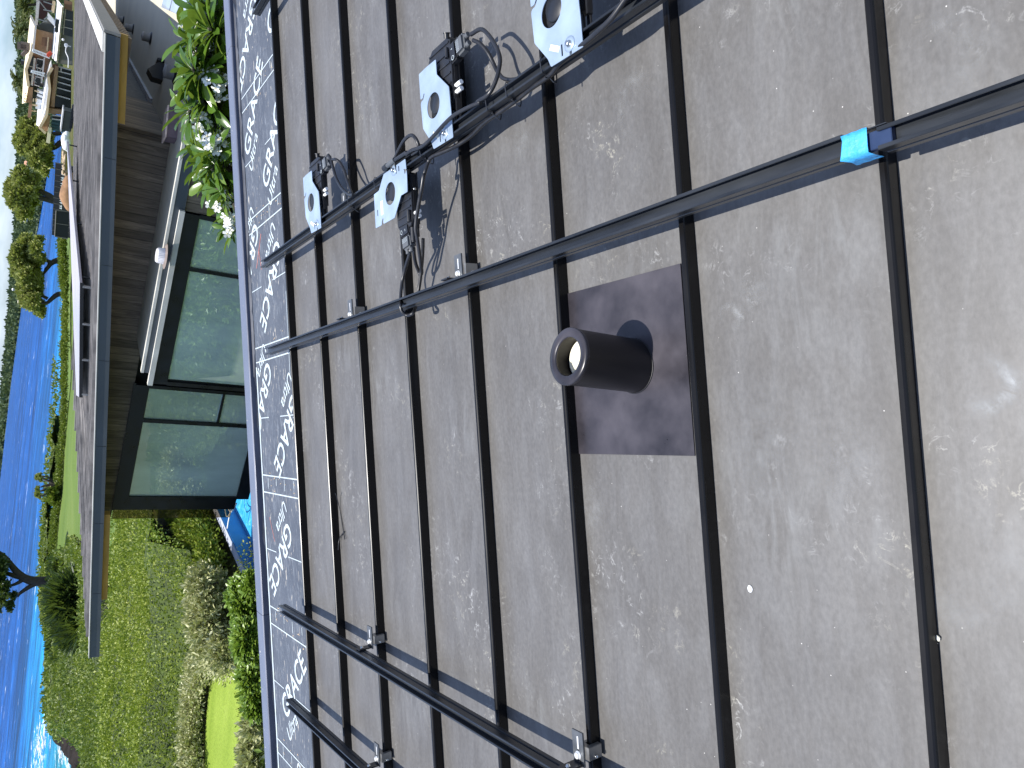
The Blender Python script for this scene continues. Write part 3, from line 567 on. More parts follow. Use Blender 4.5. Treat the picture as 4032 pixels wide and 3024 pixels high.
def ground(P):
    P = np.asarray(P, float); d2 = ((P[..., None, :] - CTRL[:, :2]) ** 2).sum(-1) + 9; wt = 1 / d2 ** 1.5; z = (wt * CTRL[:, 2]).sum(-1) / wt.sum(-1)
    s = dist_poly(P, SHORE) * np.where(inside(P, SHORE), 1, -1) + .9 * vnoise(P * .35, 3)
    k = np.clip((s + 1.5) / 6., 0, 1); k = k * k * (3 - 2 * k)
    a_, c_ = gz(828.8, 1986.8, -6.)[:2], gz(890.2, 2125, -6.)[:2]; d_ = (c_ - a_) / np.linalg.norm(c_ - a_); r_ = P - a_; near = gz(990, 2100, -6.)[:2] - a_
    s_ = (r_[..., 0] * d_[1] - r_[..., 1] * d_[0]) * np.sign(near[0] * d_[1] - near[1] * d_[0]); t_ = r_ @ d_
    z = np.where((s_ > .1) & (s_ < 8.5) & (t_ > -8) & (t_ < 7), z - 1.5, z)
    return (-15.6) * (1 - k) + z * k + .25 * (vnoise(P * 1.3, 5)) * (k < .95)
def rot2(P, a): return P
def grid_mesh(xs, ys, zf, mask=None):
    X, Y = np.meshgrid(xs, ys); P = np.stack([X, Y], -1); Z = zf(P); V = np.stack([X, Y, Z], -1).reshape(-1, 3); nx, ny = len(xs), len(ys)
    I = np.arange(nx * ny).reshape(ny, nx); F = np.stack([I[:-1, :-1], I[:-1, 1:], I[1:, 1:], I[1:, :-1]], -1).reshape(-1, 4)
    if mask is not None:
        c = mask(P).reshape(-1); F = F[c[F].all(1)]; u, inv = np.unique(F, return_inverse=True); V = V[u]; F = inv.reshape(-1, 4)
    return V, F
def soil_material():
    m, t, p = nodes('soil_and_rock'); n = noise(t, .35, 8, .6); n2 = noise(t, 2.5, 6, .65)
    c = mixc(t, n2.outputs['Fac'], ramp(t, n.outputs['Fac'], [(.35, (.06, .075, .02)), (.65, (.14, .11, .06))]), (.07, .085, .025))
    g = t.nodes.new('ShaderNodeNewGeometry'); sx = t.nodes.new('ShaderNodeSeparateXYZ'); t.links.new(g.outputs['Position'], sx.inputs[0])
    lo = ramp(t, mathn(t, 'ADD', mathn(t, 'MULTIPLY', sx.outputs[2], .1), mathn(t, 'MULTIPLY', n2.outputs['Fac'], .12)), [(0, 1.), (.001, 0.)])
    f = mathn(t, 'GREATER_THAN', mathn(t, 'SUBTRACT', -7.6, mathn(t, 'MULTIPLY', n2.outputs['Fac'], 1.4)), sx.outputs[2])
    rock = ramp(t, n2.outputs['Fac'], [(.3, (.012, .010, .009)), (.7, (.05, .042, .036))]); c = mixc(t, f, c, rock); t.links.new(c, p.inputs['Base Color']); p.inputs['Roughness'].default_value = .95; p.inputs['Specular IOR Level'].default_value = .05
    bump(t, p, n2.outputs['Fac'], .8, .3); return m
V, F = grid_mesh(np.arange(-80, 262, 1.3), np.arange(-12, 330, 1.3), ground)
tag(fastmesh('ground', V, F, soil_material(), smooth=True), kind='structure')
def sea_material():
    m, t, p = nodes('sea_water'); g = t.nodes.new('ShaderNodeNewGeometry'); sx = t.nodes.new('ShaderNodeSeparateXYZ'); t.links.new(g.outputs['Position'], sx.inputs[0])
    a = t.nodes.new('ShaderNodeAttribute'); a.attribute_name = 'shore_distance'
    nb = noise(t, .012, 5, .6, scale=(.5, 1.6, 1)); d = mathn(t, 'ADD', mathn(t, 'MULTIPLY', a.outputs['Fac'], .004), mathn(t, 'MULTIPLY', mathn(t, 'SUBTRACT', nb.outputs['Fac'], .5), .5))
    c = ramp(t, d, [(0., (.030, .32, .42)), (.12, (.010, .20, .42)), (.4, (.003, .085, .26)), (.9, (.002, .052, .20))])
    n1 = noise(t, .16, 6, .62, scale=(.45, 1.25, 1)); n2 = noise(t, .022, 7, .68, scale=(.35, 1.5, 1))
    c = mixc(t, 1., c, ramp(t, n1.outputs['Fac'], [(.34, .5), (.66, 1.55)]), 'MULTIPLY'); c = mixc(t, 1., c, ramp(t, n2.outputs['Fac'], [(.36, .5), (.64, 1.5)]), 'MULTIPLY')
    wc = ramp(t, mathn(t, 'ADD', n1.outputs['Fac'], mathn(t, 'MULTIPLY', noise(t, .028, 3).outputs['Fac'], .35)), [(.862, 0.), (.885, 1.)])
    c = mixc(t, wc, c, (.8, .85, .88))
    t.links.new(c, p.inputs['Base Color']); p.inputs['Roughness'].default_value = .45; p.inputs['Specular IOR Level'].default_value = .08
    bump(t, p, mathn(t, 'ADD', n1.outputs['Fac'], mathn(t, 'MULTIPLY', n2.outputs['Fac'], 2.)), .9, 1.6); return m
V = []; xs = np.concatenate([-np.geomspace(9000, 80, 24), np.arange(-76, 270, 6), np.geomspace(275, 9000, 24)]); ys = np.concatenate([np.arange(-30, 420, 6), np.geomspace(430, 14000, 30)])
V, F = grid_mesh(xs, ys, lambda P: np.full(P.shape[:-1], SEA))
sea = tag(fastmesh('sea', V, F, sea_material(), smooth=True), kind='structure')
sd = dist_poly(V[:, :2], SHORE[3:20]); at_ = sea.data.attributes.new('shore_distance', 'FLOAT', 'POINT'); at_.data.foreach_set('value', np.minimum(sd, 400).astype(np.float32))
# surf among the rocks on the left shore
mf, tf, pf = nodes('surf'); pf.inputs['Base Color'].default_value = (.85, .88, .9, 1); pf.inputs['Roughness'].default_value = .8
tag_m = noise(tf, .9, 6, .7, scale=(1, .5, 1)); tf.links.new(ramp(tf, tag_m.outputs['Fac'], [(.50, 0.), (.62, 1.)]), pf.inputs['Alpha'])
b = MB()
for i in range(190):
    px_, py_ = random.choice(((205, 2500), (228, 2640), (222, 2700), (190, 2760), (215, 2800), (262, 2840), (250, 2760), (150, 2930), (175, 2900), (235, 2920), (270, 2960), (290, 3010), (140, 2985), (215, 2590))); px_ += random.gauss(0, 9); py_ += random.gauss(0, 34)
    c = gz(px_, py_, SEA + .06 + .0006 * i); L_ = random.uniform(1.5, 7); W_ = random.uniform(.5, 2.2); a = random.gauss(1.35, .25)
    b.add([c + np.array([math.cos(a) * L_ * math.cos(q) * (1 + .3 * math.sin(q * 3 + i)) - math.sin(a) * W_ * math.sin(q), math.sin(a) * L_ * math.cos(q) + math.cos(a) * W_ * math.sin(q), 0]) for q in np.linspace(0, 6.283, 13)[:-1]], [tuple(range(12))])
tag(b.build('surf', mf, fixn=False), kind='structure')
b = MB()                                                   # black lava rocks along the waterline
mk = mat('lava_rock', (.022, .018, .016), .9, 0., .5, .8, bmp=1., bsc=2., spec=.1)
for i in range(240):
    px_, py_ = random.choice(((232, 2640), (235, 2700), (250, 2740), (255, 2790), (270, 2830), (285, 2870), (262, 2760), (300, 2890), (310, 2950), (345, 2920), (240, 2560), (225, 2520))); px_ += random.gauss(0, 9); py_ += random.gauss(0, 28)
    c = gz(px_, py_, -13.7); s_ = random.uniform(.5, 2.0); b.ico(c + np.array([0, 0, random.uniform(-.5, .3)]), (s_ * 1.4, s_ * 1.6, s_ * random.uniform(.4, .8)), 2, .22)
tag(b.build('shore_rocks', mk), kind='structure')
# far headland, wooded
PROF = [(-14, 4300, -.0035), (-6, 3900, -.0025), (-1.6, 3500, -.0015), (1.5, 3300, .0005), (4, 3100, .0012), (7.4, 2600, .0022), (9, 2200, .004), (10.6, 1700, .0062), (12, 1300, .008), (14, 1040, .0098), (17, 890, .0122), (19, 820, .0150), (21.5, 760, .019), (24, 700, .0235), (26, 650, .0275), (30, 600, .033), (36, 560, .037), (48, 520, .04)]
pa, pd, pe = [np.array(k) for k in zip(*PROF)]
hm = mat('wooded_slope', (.05, .075, .04), .9, 0., .5, .02)
A_ = np.radians(np.linspace(-14, 48, 260)); T_ = np.linspace(0, 1, 16)
ds = np.interp(np.degrees(A_), pa, pd) * (1 + .03 * np.sin(A_ * 40)); el_ = np.interp(np.degrees(A_), pa, pe)
rr = ds[:, None] * (1 + .9 * T_[None]); el_ = el_ - np.interp(np.degrees(A_), [0, 8, 13], [.0012, .0016, .005]); top = rr * el_[:, None]
zz = SEA - 1 + (top - SEA) * np.clip(T_ * 1.35 + .05, 0, 1)[None] ** .8 * np.where(T_ > .98, .6, 1)[None]
HV = np.stack([rr * np.sin(A_)[:, None], rr * np.cos(A_)[:, None], zz], -1)
I = np.arange(260 * 16).reshape(260, 16); F = np.stack([I[:-1, :-1], I[:-1, 1:], I[1:, 1:], I[1:, :-1]], -1).reshape(-1, 4)
tag(fastmesh('hills', HV.reshape(-1, 3), F, hm, smooth=True), kind='structure')
def hill_point(a, t): i = np.interp(np.radians(a), A_, np.arange(260)); j = t * 15; i0 = min(int(i), 258); j0 = min(int(j), 14); return HV[i0, j0] * (1 - (j - j0)) + HV[i0, j0 + 1] * (j - j0)
L_far = leafmat('far_forest_leaves', [(.035, .060, .034), (.055, .085, .045), (.08, .115, .05), (.11, .14, .065)], .8, .1, .012, .2)
C = []; D = []; LL = []
for i in range(4600):
    a = random.uniform(-4, 34) if i % 3 else random.uniform(6, 30); t_ = random.random() ** 1.3; p_ = hill_point(a, t_); r_ = np.hypot(p_[0], p_[1]); s_ = r_ * random.uniform(.0022, .0042)
    n = 16; d = unit(rng.normal(size=(n, 3)) * np.array([1, 1, .8]) + np.array([0, -.2, .5])); C.append(p_ + d * s_ * rng.uniform(.3, 1., (n, 1)) * np.array([1, 1, .9]) + np.array([0, 0, s_ * .3])); D.append(unit(rng.normal(size=(n, 3)))); LL.append(np.full(n, s_ * 1.1))
V, F = leaf_quads(np.concatenate(C), np.concatenate(D), np.concatenate(LL), np.concatenate(LL) * .8)
tag(fastmesh('forest', V, F, L_far), 'dark green wooded headland across the blue water', 'forest', kind='stuff')
# lawns
def grass(name, a, b_, c, sc): 
    m, t, p = nodes(name); n = noise(t, sc, 6, .6, scale=(.5, 1.2, 1)); n2 = noise(t, 14, 4, .7); q = ramp(t, n.outputs['Fac'], [(.3, a), (.55, b_), (.8, c)])
    t.links.new(mixc(t, 1., q, ramp(t, n2.outputs['Fac'], [(.3, .8), (.7, 1.2)]), 'MULTIPLY'), p.inputs['Base Color']); p.inputs['Roughness'].default_value = .85; p.inputs['Specular IOR Level'].default_value = .2; bump(t, p, n2.outputs['Fac'], .6, .05); return m
LP = np.array([(-3.2, 41), (-6, 47), (-8.3, 57), (-8.6, 75), (-9.5, 94), (-17, 128), (-5.5, 136), (1.6, 134), (10, 142), (23, 155), (42, 188), (60, 170), (22, 55), (8, 41)], float)
V, F = grid_mesh(np.arange(-20, 62, 1.5), np.arange(38, 190, 1.5), lambda P: ground(P) + .06, lambda P: inside(P, LP))
tag(fastmesh('lawn', V, F, grass('fairway_grass', (.075, .125, .022), (.105, .16, .03), (.14, .18, .05), .12), smooth=True), kind='structure')
OV = np.array([gz(x, y, -6.0)[:2] for x, y in ((805, 3060), (806, 2960), (811, 2850), (822, 2720), (840, 2620), (858, 2590), (900, 2592), (945, 2600), (962, 2640), (968, 2720), (972, 2850), (975, 3060))])
c0 = OV.mean(0); b = MB(); nO = len(OV); b.add([(*c0, -5.985)] + [(*p, -5.995) for p in OV], [(0, i + 1, (i + 1) % nO + 1) for i in range(nO)])
tag(b.build('lawn_oval', grass('oval_grass', (.15, .225, .022), (.22, .30, .04), (.29, .33, .09), .5)), kind='structure')
p_ = gz(840, 3010, -5.97)
# ---------------------------------------------------------------- vegetation
L_shrub = leafmat('thicket_leaves', [(.050, .085, .008), (.10, .15, .014), (.17, .225, .022), (.29, .32, .05)], .5, .3, .09)
L_dark = leafmat('dark_leaves', [(.014, .032, .010), (.026, .055, .014), (.05, .085, .02), (.085, .12, .04)], .4, .25, .25)
L_silver = leafmat('silver_leaves', [(.19, .21, .07), (.36, .37, .15), (.52, .52, .26), (.68, .66, .40)], .5, .25, .8)
L_green = leafmat('bright_leaves', [(.06, .12, .012), (.12, .21, .02), (.20, .31, .035), (.32, .42, .08)], .35, .3, .9)
L_tree = leafmat('kiawe_leaves', [(.13, .15, .04), (.23, .25, .06), (.34, .36, .09), (.46, .46, .16)], .6, .3, .12)
L_palm = leafmat('palm_leaves', [(.03, .055, .015), (.06, .09, .02), (.11, .13, .03), (.2, .2, .06)], .45, .25, .2)
BARK = mat('bark', (.055, .045, .037), .9, 0., .4, 3, bmp=1, bsc=9)
under = mat('thicket_shade', (.045, .068, .009), .95, 0., .4, .6)  # dark green carries the shade of the gaps between the leaves
# the rough slope of low shrubs between the pool and the shore: one mass
def thicket_mask(P):
    z_ok = inside(P, SHORE) & (dist_poly(P, SHORE) > 2.2); k = vnoise(P * .16, 21) + .4 * vnoise(P * .5, 22)
    return z_ok & ~inside(P, LP + 0) & ~inside(P, OVX) & (k < 1.25) & ~pool_zone(P)
OVX = (OV - c0) * 1.12 + c0
def pool_zone(P):        # nothing grows on the pool side of the coping, nor under the wing
    a_, c_ = gz(828.8, 1986.8, -6.)[:2], gz(890.2, 2125, -6.)[:2]; d_ = (c_ - a_) / np.linalg.norm(c_ - a_); r_ = P - a_; s_ = r_[..., 0] * d_[1] - r_[..., 1] * d_[0]; t_ = r_ @ d_
    near = gz(990, 2100, -6.)[:2] - a_; sg = np.sign(near[0] * d_[1] - near[1] * d_[0])
    q_ = P @ np.array([.528, .849]); p_ = P @ np.array([.849, -.528])
    return ((s_ * sg > -.25) & (t_ < 6.2) & (t_ > -9)) | ((p_ > -14.4) & (q_ > 15) & (q_ < 19.5))
def canopy(P):
    h = 1.75 - .75 * np.abs(vnoise(P * .55, 31)) - .55 * np.abs(vnoise(P * 1.1, 32)) + .5 * vnoise(P * .14, 33)
    d = np.hypot(P[..., 0], P[..., 1]); return ground(P) + np.clip(h, .1, 2.6) * np.clip((d - 17) / 6, .25, 1) * np.clip((dist_poly(P, OVX) - .3) / 2.6, .05, 1)
N = 380000; a = np.radians(rng.uniform(-33, 6, N)); d = np.exp(rng.uniform(math.log(19), math.log(150), N)); P = np.stack([d * np.sin(a), d * np.cos(a)], -1)
keep = thicket_mask(P) & (rng.random(N) < np.clip(.62 + .5 * (vnoise(P * .8, 41)), .45, 1)); P = P[keep]; d = d[keep]
Z = canopy(P); sz = .0024 * d * rng.uniform(.6, 1.5, len(d)); C = np.stack([P[:, 0], P[:, 1], Z + rng.normal(scale=.13, size=len(d)) + .06], -1); D = unit(rng.normal(size=(len(d), 3)) + np.array([0, 0, .5]))
V1, F1 = leaf_quads(C, D, sz * 1.3, sz * .8)
L_lime = leafmat('lime_leaves', [(.075, .125, .008), (.16, .225, .012), (.27, .335, .03), (.40, .42, .08)], .5, .35, .12)
nr_ = (d + 9 * vnoise(P * .2, 61)) < 46; nv = np.repeat(nr_, 4); o_near = (V1[nv], np.arange(nv.sum()).reshape(-1, 4)); V1 = V1[~nv]; F1 = np.arange(len(V1)).reshape(-1, 4)
tag(fastmesh('lime_thicket', *o_near, L_lime), 'bright lime mass of low shrubs nearest the wing and the pool', 'shrubs', kind='stuff')
tag(fastmesh('shrub_thicket', V1, F1, L_shrub), 'yellow green mass of low shrubs covering the slope down to the shore', 'shrubs', kind='stuff')
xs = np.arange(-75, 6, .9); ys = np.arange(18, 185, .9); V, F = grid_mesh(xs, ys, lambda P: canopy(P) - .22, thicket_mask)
tag(fastmesh('undergrowth', V, F, under, smooth=True), 'undergrowth with gap shade put into its colour beneath the yellow green shrubs', 'undergrowth', kind='stuff')
def shell_leaves(c, r, n, L, up=.35):        # leaves spread through the outer part of an uneven crown
    d = unit(rng.normal(size=(n, 3))); d[:, 2] = np.where(d[:, 2] < -.35, -d[:, 2], d[:, 2]); q = rng.uniform(.55, 1.05, (n, 1)) * (1 + .22 * np.sin(d @ np.array([5., 3, 2]) * 2 + c[0])[:, None])
    return np.asarray(c) + d * np.asarray(r) * q, unit(d * .7 + rng.normal(size=(n, 3)) * .7 + np.array([0, 0, up])), np.full(n, L) * rng.uniform(.6, 1.35, n)
def bush(name, label, cat, blobs, leaf, L, W, n, group=None, stem=True, broad=False):
    o0 = np.array(blobs[0][0]) - np.array([0, 0, blobs[0][1][2]]); t = thing(name, label, cat, o0, group); Cs = [shell_leaves(c, r, int(n * (r[0] * r[1] + r[0] * r[2]) / (2 * blobs[0][1][0] ** 2 + 1e-9) + 20), L) for c, r in blobs]
    C, D, LL = [np.concatenate(k) for k in zip(*Cs)]; V, F = (broad_leaves if broad else leaf_quads)(C, D, LL, LL * W); fastmesh('foliage', V, F, leaf, t, o0)
    if stem:
        b = MB()
        for c, r in blobs:
            g = np.array(c) - np.array([0, 0, r[2] * 1.0]); b.tube([g, np.array(c) + np.array([random.uniform(-.2, .2) * r[0], 0, r[2] * .3])], [.03 + .03 * r[2], .012], 5)
        b.build('stem', BARK, t, o0)
    return t
def tree(name, label, cat, limbs, crowns, leaf, L, n, group=None, thin=1.):
    L *= .46; n = int(n * 2.5)
    o0 = np.array(limbs[0][0][0]); t = thing(name, label, cat, o0, group); b = MB()
    for P_, r0, r1 in limbs: S_ = smooth(P_, 4); b.tube(S_, np.linspace(r0, r1, len(S_)), 7)
    b.build('trunk', BARK, t, o0); Cs = []
    tot = sum(r[0] * r[2] for c, r in crowns)
    for c, r in crowns: Cs.append(shell_leaves(c, r, int(n * r[0] * r[2] / tot), L))
    C, D, LL = [np.concatenate(k) for k in zip(*Cs)]; V, F = leaf_quads(C, D, LL, LL * .55 * thin); fastmesh('crown', V, F, leaf, t, o0); return t
def crown_px(L, D, rs=1.):                   # (px, py, half-size in px across, half-size up) at distance D
    return [(at(x, y, D + random.uniform(-.02, .02) * D), (w_ * D / FPX * rs, w_ * D / FPX * 1.1, h_ * D / FPX * rs)) for x, y, w_, h_ in L]
r1 = lambda x, y: (x / 2.212, y / 2.212); r2 = lambda x, y: (x / 2.212, 750 + y / 2.212); r3 = lambda x, y: (x / 2.212, 1500 + y / 2.212); r4 = lambda x, y: (x / 2.143, 2250 + y / 2.143)
# kiawe trees on the far side of the lawn
D_ = 150
tree('tree', 'feathery olive tree with a leaning trunk, left one of the pair before the bay', 'tree', [([at(270, 1164, D_), at(240, 1158, D_), at(222, 1162, D_), at(200, 1180, D_), at(185, 1192, D_), at(150, 1190, D_)], .55, .2), ([at(188, 1176, D_), at(160, 1160, D_), at(140, 1140, D_)], .3, .12), ([at(205, 1174, D_), at(192, 1192, D_), at(178, 1190, D_)], .2, .1)],
     crown_px([(120, 1140, 34, 30), (150, 1160, 30, 26), (140, 1190, 26, 24), (165, 1215, 22, 16), (105, 1180, 22, 16), (110, 1105, 28, 20), (160, 1125, 26, 18), (172, 1232, 12, 9), (150, 1100, 22, 15), (95, 1150, 18, 10)], D_), L_tree, 1.15, 9000, 'olive trees along the far edge of the lawn')
tree('tree', 'feathery olive tree with a forked crooked trunk, right of the pair before the bay', 'tree', [([at(258, 1028, D_), at(225, 1026, D_), at(200, 1038, D_), at(190, 1052, D_), at(165, 1085, D_)], .6, .2), ([at(205, 1036, D_), at(180, 1024, D_), at(150, 1020, D_)], .4, .15), ([at(198, 1042, D_), at(175, 1062, D_)], .3, .15)],
     crown_px([(90, 1000, 34, 24), (75, 1020, 22, 20), (110, 960, 26, 20), (120, 1035, 34, 22), (150, 990, 24, 20), (85, 1060, 26, 22), (145, 1050, 28, 20), (110, 1085, 30, 22), (160, 950, 14, 12), (170, 1020, 12, 10), (70, 985, 16, 12)], D_), L_tree, 1.2, 10500, 'olive trees along the far edge of the lawn')
D_ = 120
tree('tree', 'round crowned olive tree with two spread trunks rising behind the black fence', 'tree', [([at(218, 792, D_), at(205, 790, D_), at(170, 782, D_), at(150, 775, D_)], .5, .25), ([at(212, 790, D_), at(195, 772, D_), at(168, 757, D_), at(140, 745, D_)], .5, .25)],
     crown_px([(85, 755, 40, 36), (60, 745, 26, 20), (110, 790, 36, 30), (130, 745, 30, 26), (95, 700, 30, 24), (70, 785, 26, 22), (120, 825, 24, 18), (145, 720, 22, 18), (95, 840, 18, 14), (140, 780, 22, 14)], D_), L_tree, 1.05, 11000, 'olive trees along the far edge of the lawn')
D_ = 135
tree('tree', 'spreading olive tree beside the unfinished house with its dark trunk low to the right', 'tree', [([at(248, 560, D_), at(235, 565, D_), at(216, 580, D_), at(195, 590, D_)], .5, .25), ([at(240, 520, D_), at(222, 526, D_), at(205, 528, D_)], .45, .25)],
     crown_px([(130, 520, 40, 34), (110, 560, 34, 30), (150, 580, 36, 30), (170, 540, 32, 26), (175, 620, 36, 26), (190, 590, 24, 16), (200, 630, 20, 12), (185, 655, 26, 16), (150, 630, 26, 20), (120, 500, 24, 20), (205, 560, 16, 10)], D_), L_tree, 1.1, 11000, 'olive trees along the far edge of the lawn')
D_ = 128
tree('tree', 'small bare branched tree with sparse tufts behind the far lawn', 'tree', [([at(232, 1912, D_), at(215, 1905, D_), at(190, 1893, D_), at(168, 1885, D_)], .35, .12), ([at(222, 1908, D_), at(200, 1915, D_), at(170, 1930, D_), at(155, 1935, D_)], .3, .1), ([at(215, 1905, D_), at(190, 1910, D_), at(160, 1918, D_)], .25, .1), ([at(225, 1911, D_), at(200, 1932, D_), at(175, 1948, D_), at(158, 1955, D_)], .25, .08), ([at(210, 1900, D_), at(190, 1880, D_), at(165, 1875, D_)], .2, .08)],
     crown_px([(150, 1878, 8, 6), (165, 1886, 8, 5), (152, 1925, 8, 6), (148, 1945, 8, 5), (157, 1952, 7, 5), (160, 1872, 6, 4)], D_), L_tree, .6, 900)
D_ = 118
tree('tree', 'dark forked tree on the left, its ragged crown cut off by the picture edge', 'tree', [([at(212, 2292, D_), at(175, 2290, D_), at(135, 2288, D_), at(95, 2275, D_), at(60, 2245, D_), at(20, 2195, D_), at(-10, 2170, D_)], .8, .2), ([at(160, 2288, D_), at(120, 2308, D_), at(80, 2335, D_), at(70, 2350, D_)], .4, .12), ([at(105, 2278, D_), at(60, 2268, D_), at(20, 2255, D_), at(-10, 2250, D_)], .4, .15), ([at(95, 2280, D_), at(60, 2300, D_), at(20, 2310, D_)], .3, .12), ([at(165, 2290, D_), at(120, 2292, D_), at(90, 2285, D_)], .4, .2)],
     crown_px([(10, 2240, 34, 26), (5, 2290, 34, 26), (30, 2320, 22, 16), (15, 2350, 22, 18), (-30, 2300, 50, 40), (-30, 2220, 40, 30), (48, 2385, 14, 10), (25, 2230, 18, 12), (2, 2395, 12, 10), (60, 2345, 10, 7)], D_), L_dark, .9, 6500)
# palms
def palm(base, top, label, fr, n=20, droop=.9):
    o0 = np.array(base); t = thing('palm_tree', label, 'palm', o0, 'coconut palms behind the unfinished house'); top = np.array(top); b = MB(); b.tube(smooth([o0, (o0 + top) / 2 + np.array([.3, 0, 0]), top], 4), np.linspace(.28, .16, 9), 7); b.build('trunk', BARK, t, o0)
    C = []; D = []; LL = []; st = MB()
    for k in range(n):
        a = 2 * math.pi * k / n + random.uniform(-.2, .2); e = random.uniform(-.15, 1.25); l = fr * random.uniform(.8, 1.15); P_ = [top]
        dr = np.array([math.cos(a) * math.cos(e), math.sin(a) * math.cos(e), math.sin(e)])
        for s_ in np.linspace(.1, 1, 10): P_.append(top + dr * l * s_ - np.array([0, 0, droop * l * s_ * s_ * .55]))
        st.tube(P_, np.linspace(.05, .015, len(P_)), 4)
        for s_ in np.linspace(.15, 1, 26):
            q = top + dr * l * s_ - np.array([0, 0, droop * l * s_ * s_ * .55]); tg = unit(dr - np.array([0, 0, droop * s_ * 1.1])); sd_ = unit(np.cross(tg, [0, 0, 1.]))
            for sg in (-1, 1): C.append(q); D.append(unit(sd_ * sg + tg * .5 + np.array([0, 0, -.35]))); LL.append(l * .24 * (1 - .55 * s_))
    V, F = leaf_quads(np.array(C), np.array(D), np.array(LL), np.array(LL) * .16 + .03); st.build('frond_rib', L_palm, t, o0, fixn=False); fastmesh('fronds', V, F, L_palm, t, o0)
D_ = 150
palm(at(190, 335, D_), at(78, 322, D_), 'coconut palm standing above the flat roof of the unfinished house', 3.3)
palm(at(190, 340, D_ + 6), at(88, 345, D_ + 6), 'lower coconut palm just left of the tall palm', 2.3)
palm(at(190, 30, D_), at(110, 20, D_), 'coconut palm in the far right corner above the scaffold', 3.6)
palm(at(190, 90, D_ + 5), at(95, 70, D_ + 5), 'coconut palm second from the right corner behind the upper floor', 3.4)
palm(at(190, 130, D_ - 3), at(92, 118, D_ - 3), 'coconut palm leaning over the right end of the upper roof', 3.6)
palm(at(190, 150, D_ + 9), at(100, 40, D_ + 9), 'coconut palm hidden low among the right hand palms', 3.2)
# far lawn hedge, bushes
blobs = []
for (x0, y0), (x1, y1), n_ in ((r3(553, 480), r3(520, 880), 9), (r3(520, 880), r3(470, 1480), 12), (r2(545, 420), r2(575, 900), 14), (r2(575, 900), r3(560, 470), 16)):
    for k in range(n_):
        u = k / n_; c = at(x0 + (x1 - x0) * u, y0 + (y1 - y0) * u, 128 + random.uniform(-1, 1)); g = ground(c[:2]); s_ = random.uniform(.6, 1.0); blobs.append(((c[0], c[1], max(c[2] - .1, g + .3)), (s_ * 1.7, s_ * 1.4, s_ * .75)))
bush('hedge', 'long clipped hedge along the far edge of the sloping lawn', 'hedge', blobs, L_shrub, .26, .6, 700, stem=False)
bush('bush', 'rounded bush behind the small bare tree on the lawn edge', 'bush', crown_px([(222, 1935, 20, 11), (210, 1945, 18, 10), (224, 1970, 16, 9), (215, 1960, 15, 10)], 127), L_shrub, .6, .6, 500)
bush('bush', 'dark bush at the foot of the dark forked tree', 'bush', crown_px([(235, 2225, 12, 10), (240, 2260, 16, 10), (232, 2300, 22, 9), (212, 2330, 30, 10), (225, 2380, 24, 10), (240, 2420, 26, 12)], 108), L_dark, .6, .6, 420)
# big strap leaved shrub left of the roof
bl = crown_px([(300, 2330, 34, 22), (275, 2370, 32, 18), (320, 2300, 24, 18), (262, 2330, 22, 14), (310, 2390, 34, 26), (285, 2430, 30, 18), (330, 2350, 34, 24), (340, 2440, 34, 24), (320, 2480, 34, 26)], 74)
bush('screwpine', 'large dark strap leaved shrub showing just left of the wing roof', 'shrub', bl, L_dark, 1.5, .13, 900)
bush('bush', 'bushy green shrub under the end of the yellow beam', 'bush', crown_px([(452, 2250, 34, 24), (490, 2270, 34, 22), (440, 2290, 22, 20), (505, 2230, 30, 20), (470, 2200, 24, 20), (530, 2330, 34, 24)], 45), L_dark, .28, .5, 1400)
b = MB(); o0 = gz(508, 2330, -7.3)
for k in range(42): 
    q = o0 + np.array([random.uniform(-.9, .9), random.uniform(-.4, .4), 0]); b.tube(smooth([q, q * .995 + np.array([random.gauss(0, .25), 0, .9]), q * .99 + np.array([random.gauss(0, .7), 0, 1.9])], 3), [.035] * 5 + [.02, .015][:2], 4)
t = thing('aerial_roots', 'grey bundle of aerial roots below the end of the yellow beam', 'roots', o0); b.build('root_bundle', mat('grey_bark', (.16, .14, .125), .9, 0, .3, 4), t, o0)
b = MB(); t = None
def spiky(c, r, label):
    t = thing('yucca', label, 'plant', c); n = 90; D = unit(rng.normal(size=(n, 3)) + np.array([0, 0, .8])); V, F = leaf_quads(np.tile(np.array(c), (n, 1)) + D * .1, D, r, r * .14); fastmesh('leaf_rosette', V, F, L_dark, t, c); MB().tube([np.array(c) - np.array([0, 0, 1.2]), c], [.15, .1], 6).build('stem', BARK, t, c)
spiky(at(222, 2540, 118), 1.5, 'spiky plant against the surf at the top of the shore bank'); spiky(at(232, 2575, 116), 1.2, 'smaller spiky plant left of the other one on the shore bank')
# silver hedge round the oval lawn
bl = []
for x, y in ((806, 3035), (800, 2990), (797, 2940), (797, 2890), (799, 2840), (803, 2790), (808, 2745), (815, 2700), (823, 2660), (832, 2622), (846, 2590), (866, 2574), (890, 2572), (915, 2575), (938, 2582)):
    c = gz(x, y, -6.0); bl.append(((c[0], c[1] + .12, -5.72), (.62, .55, .36)))
bush('hedge', 'low silvery hedge curving round the bright oval lawn', 'hedge', bl, L_silver, .11, .5, 1300)
bl = [(at(x, y, 20.5 + random.uniform(-.7, .7)), (w_, w_, w_ * .8)) for x, y, w_ in ((835, 2520, .55), (860, 2480, .6), (880, 2440, .55), (850, 2420, .5), (820, 2440, .55), (810, 2380, .5), (845, 2360, .5), (880, 2390, .45), (905, 2540, .5), (880, 2550, .5), (830, 2310, .5), (800, 2300, .45), (868, 2320, .4), (905, 2480, .45))]
bush('bush', 'wide pale silvery bush between the pool and the oval lawn', 'bush', bl, L_silver, .13, .45, 2200)
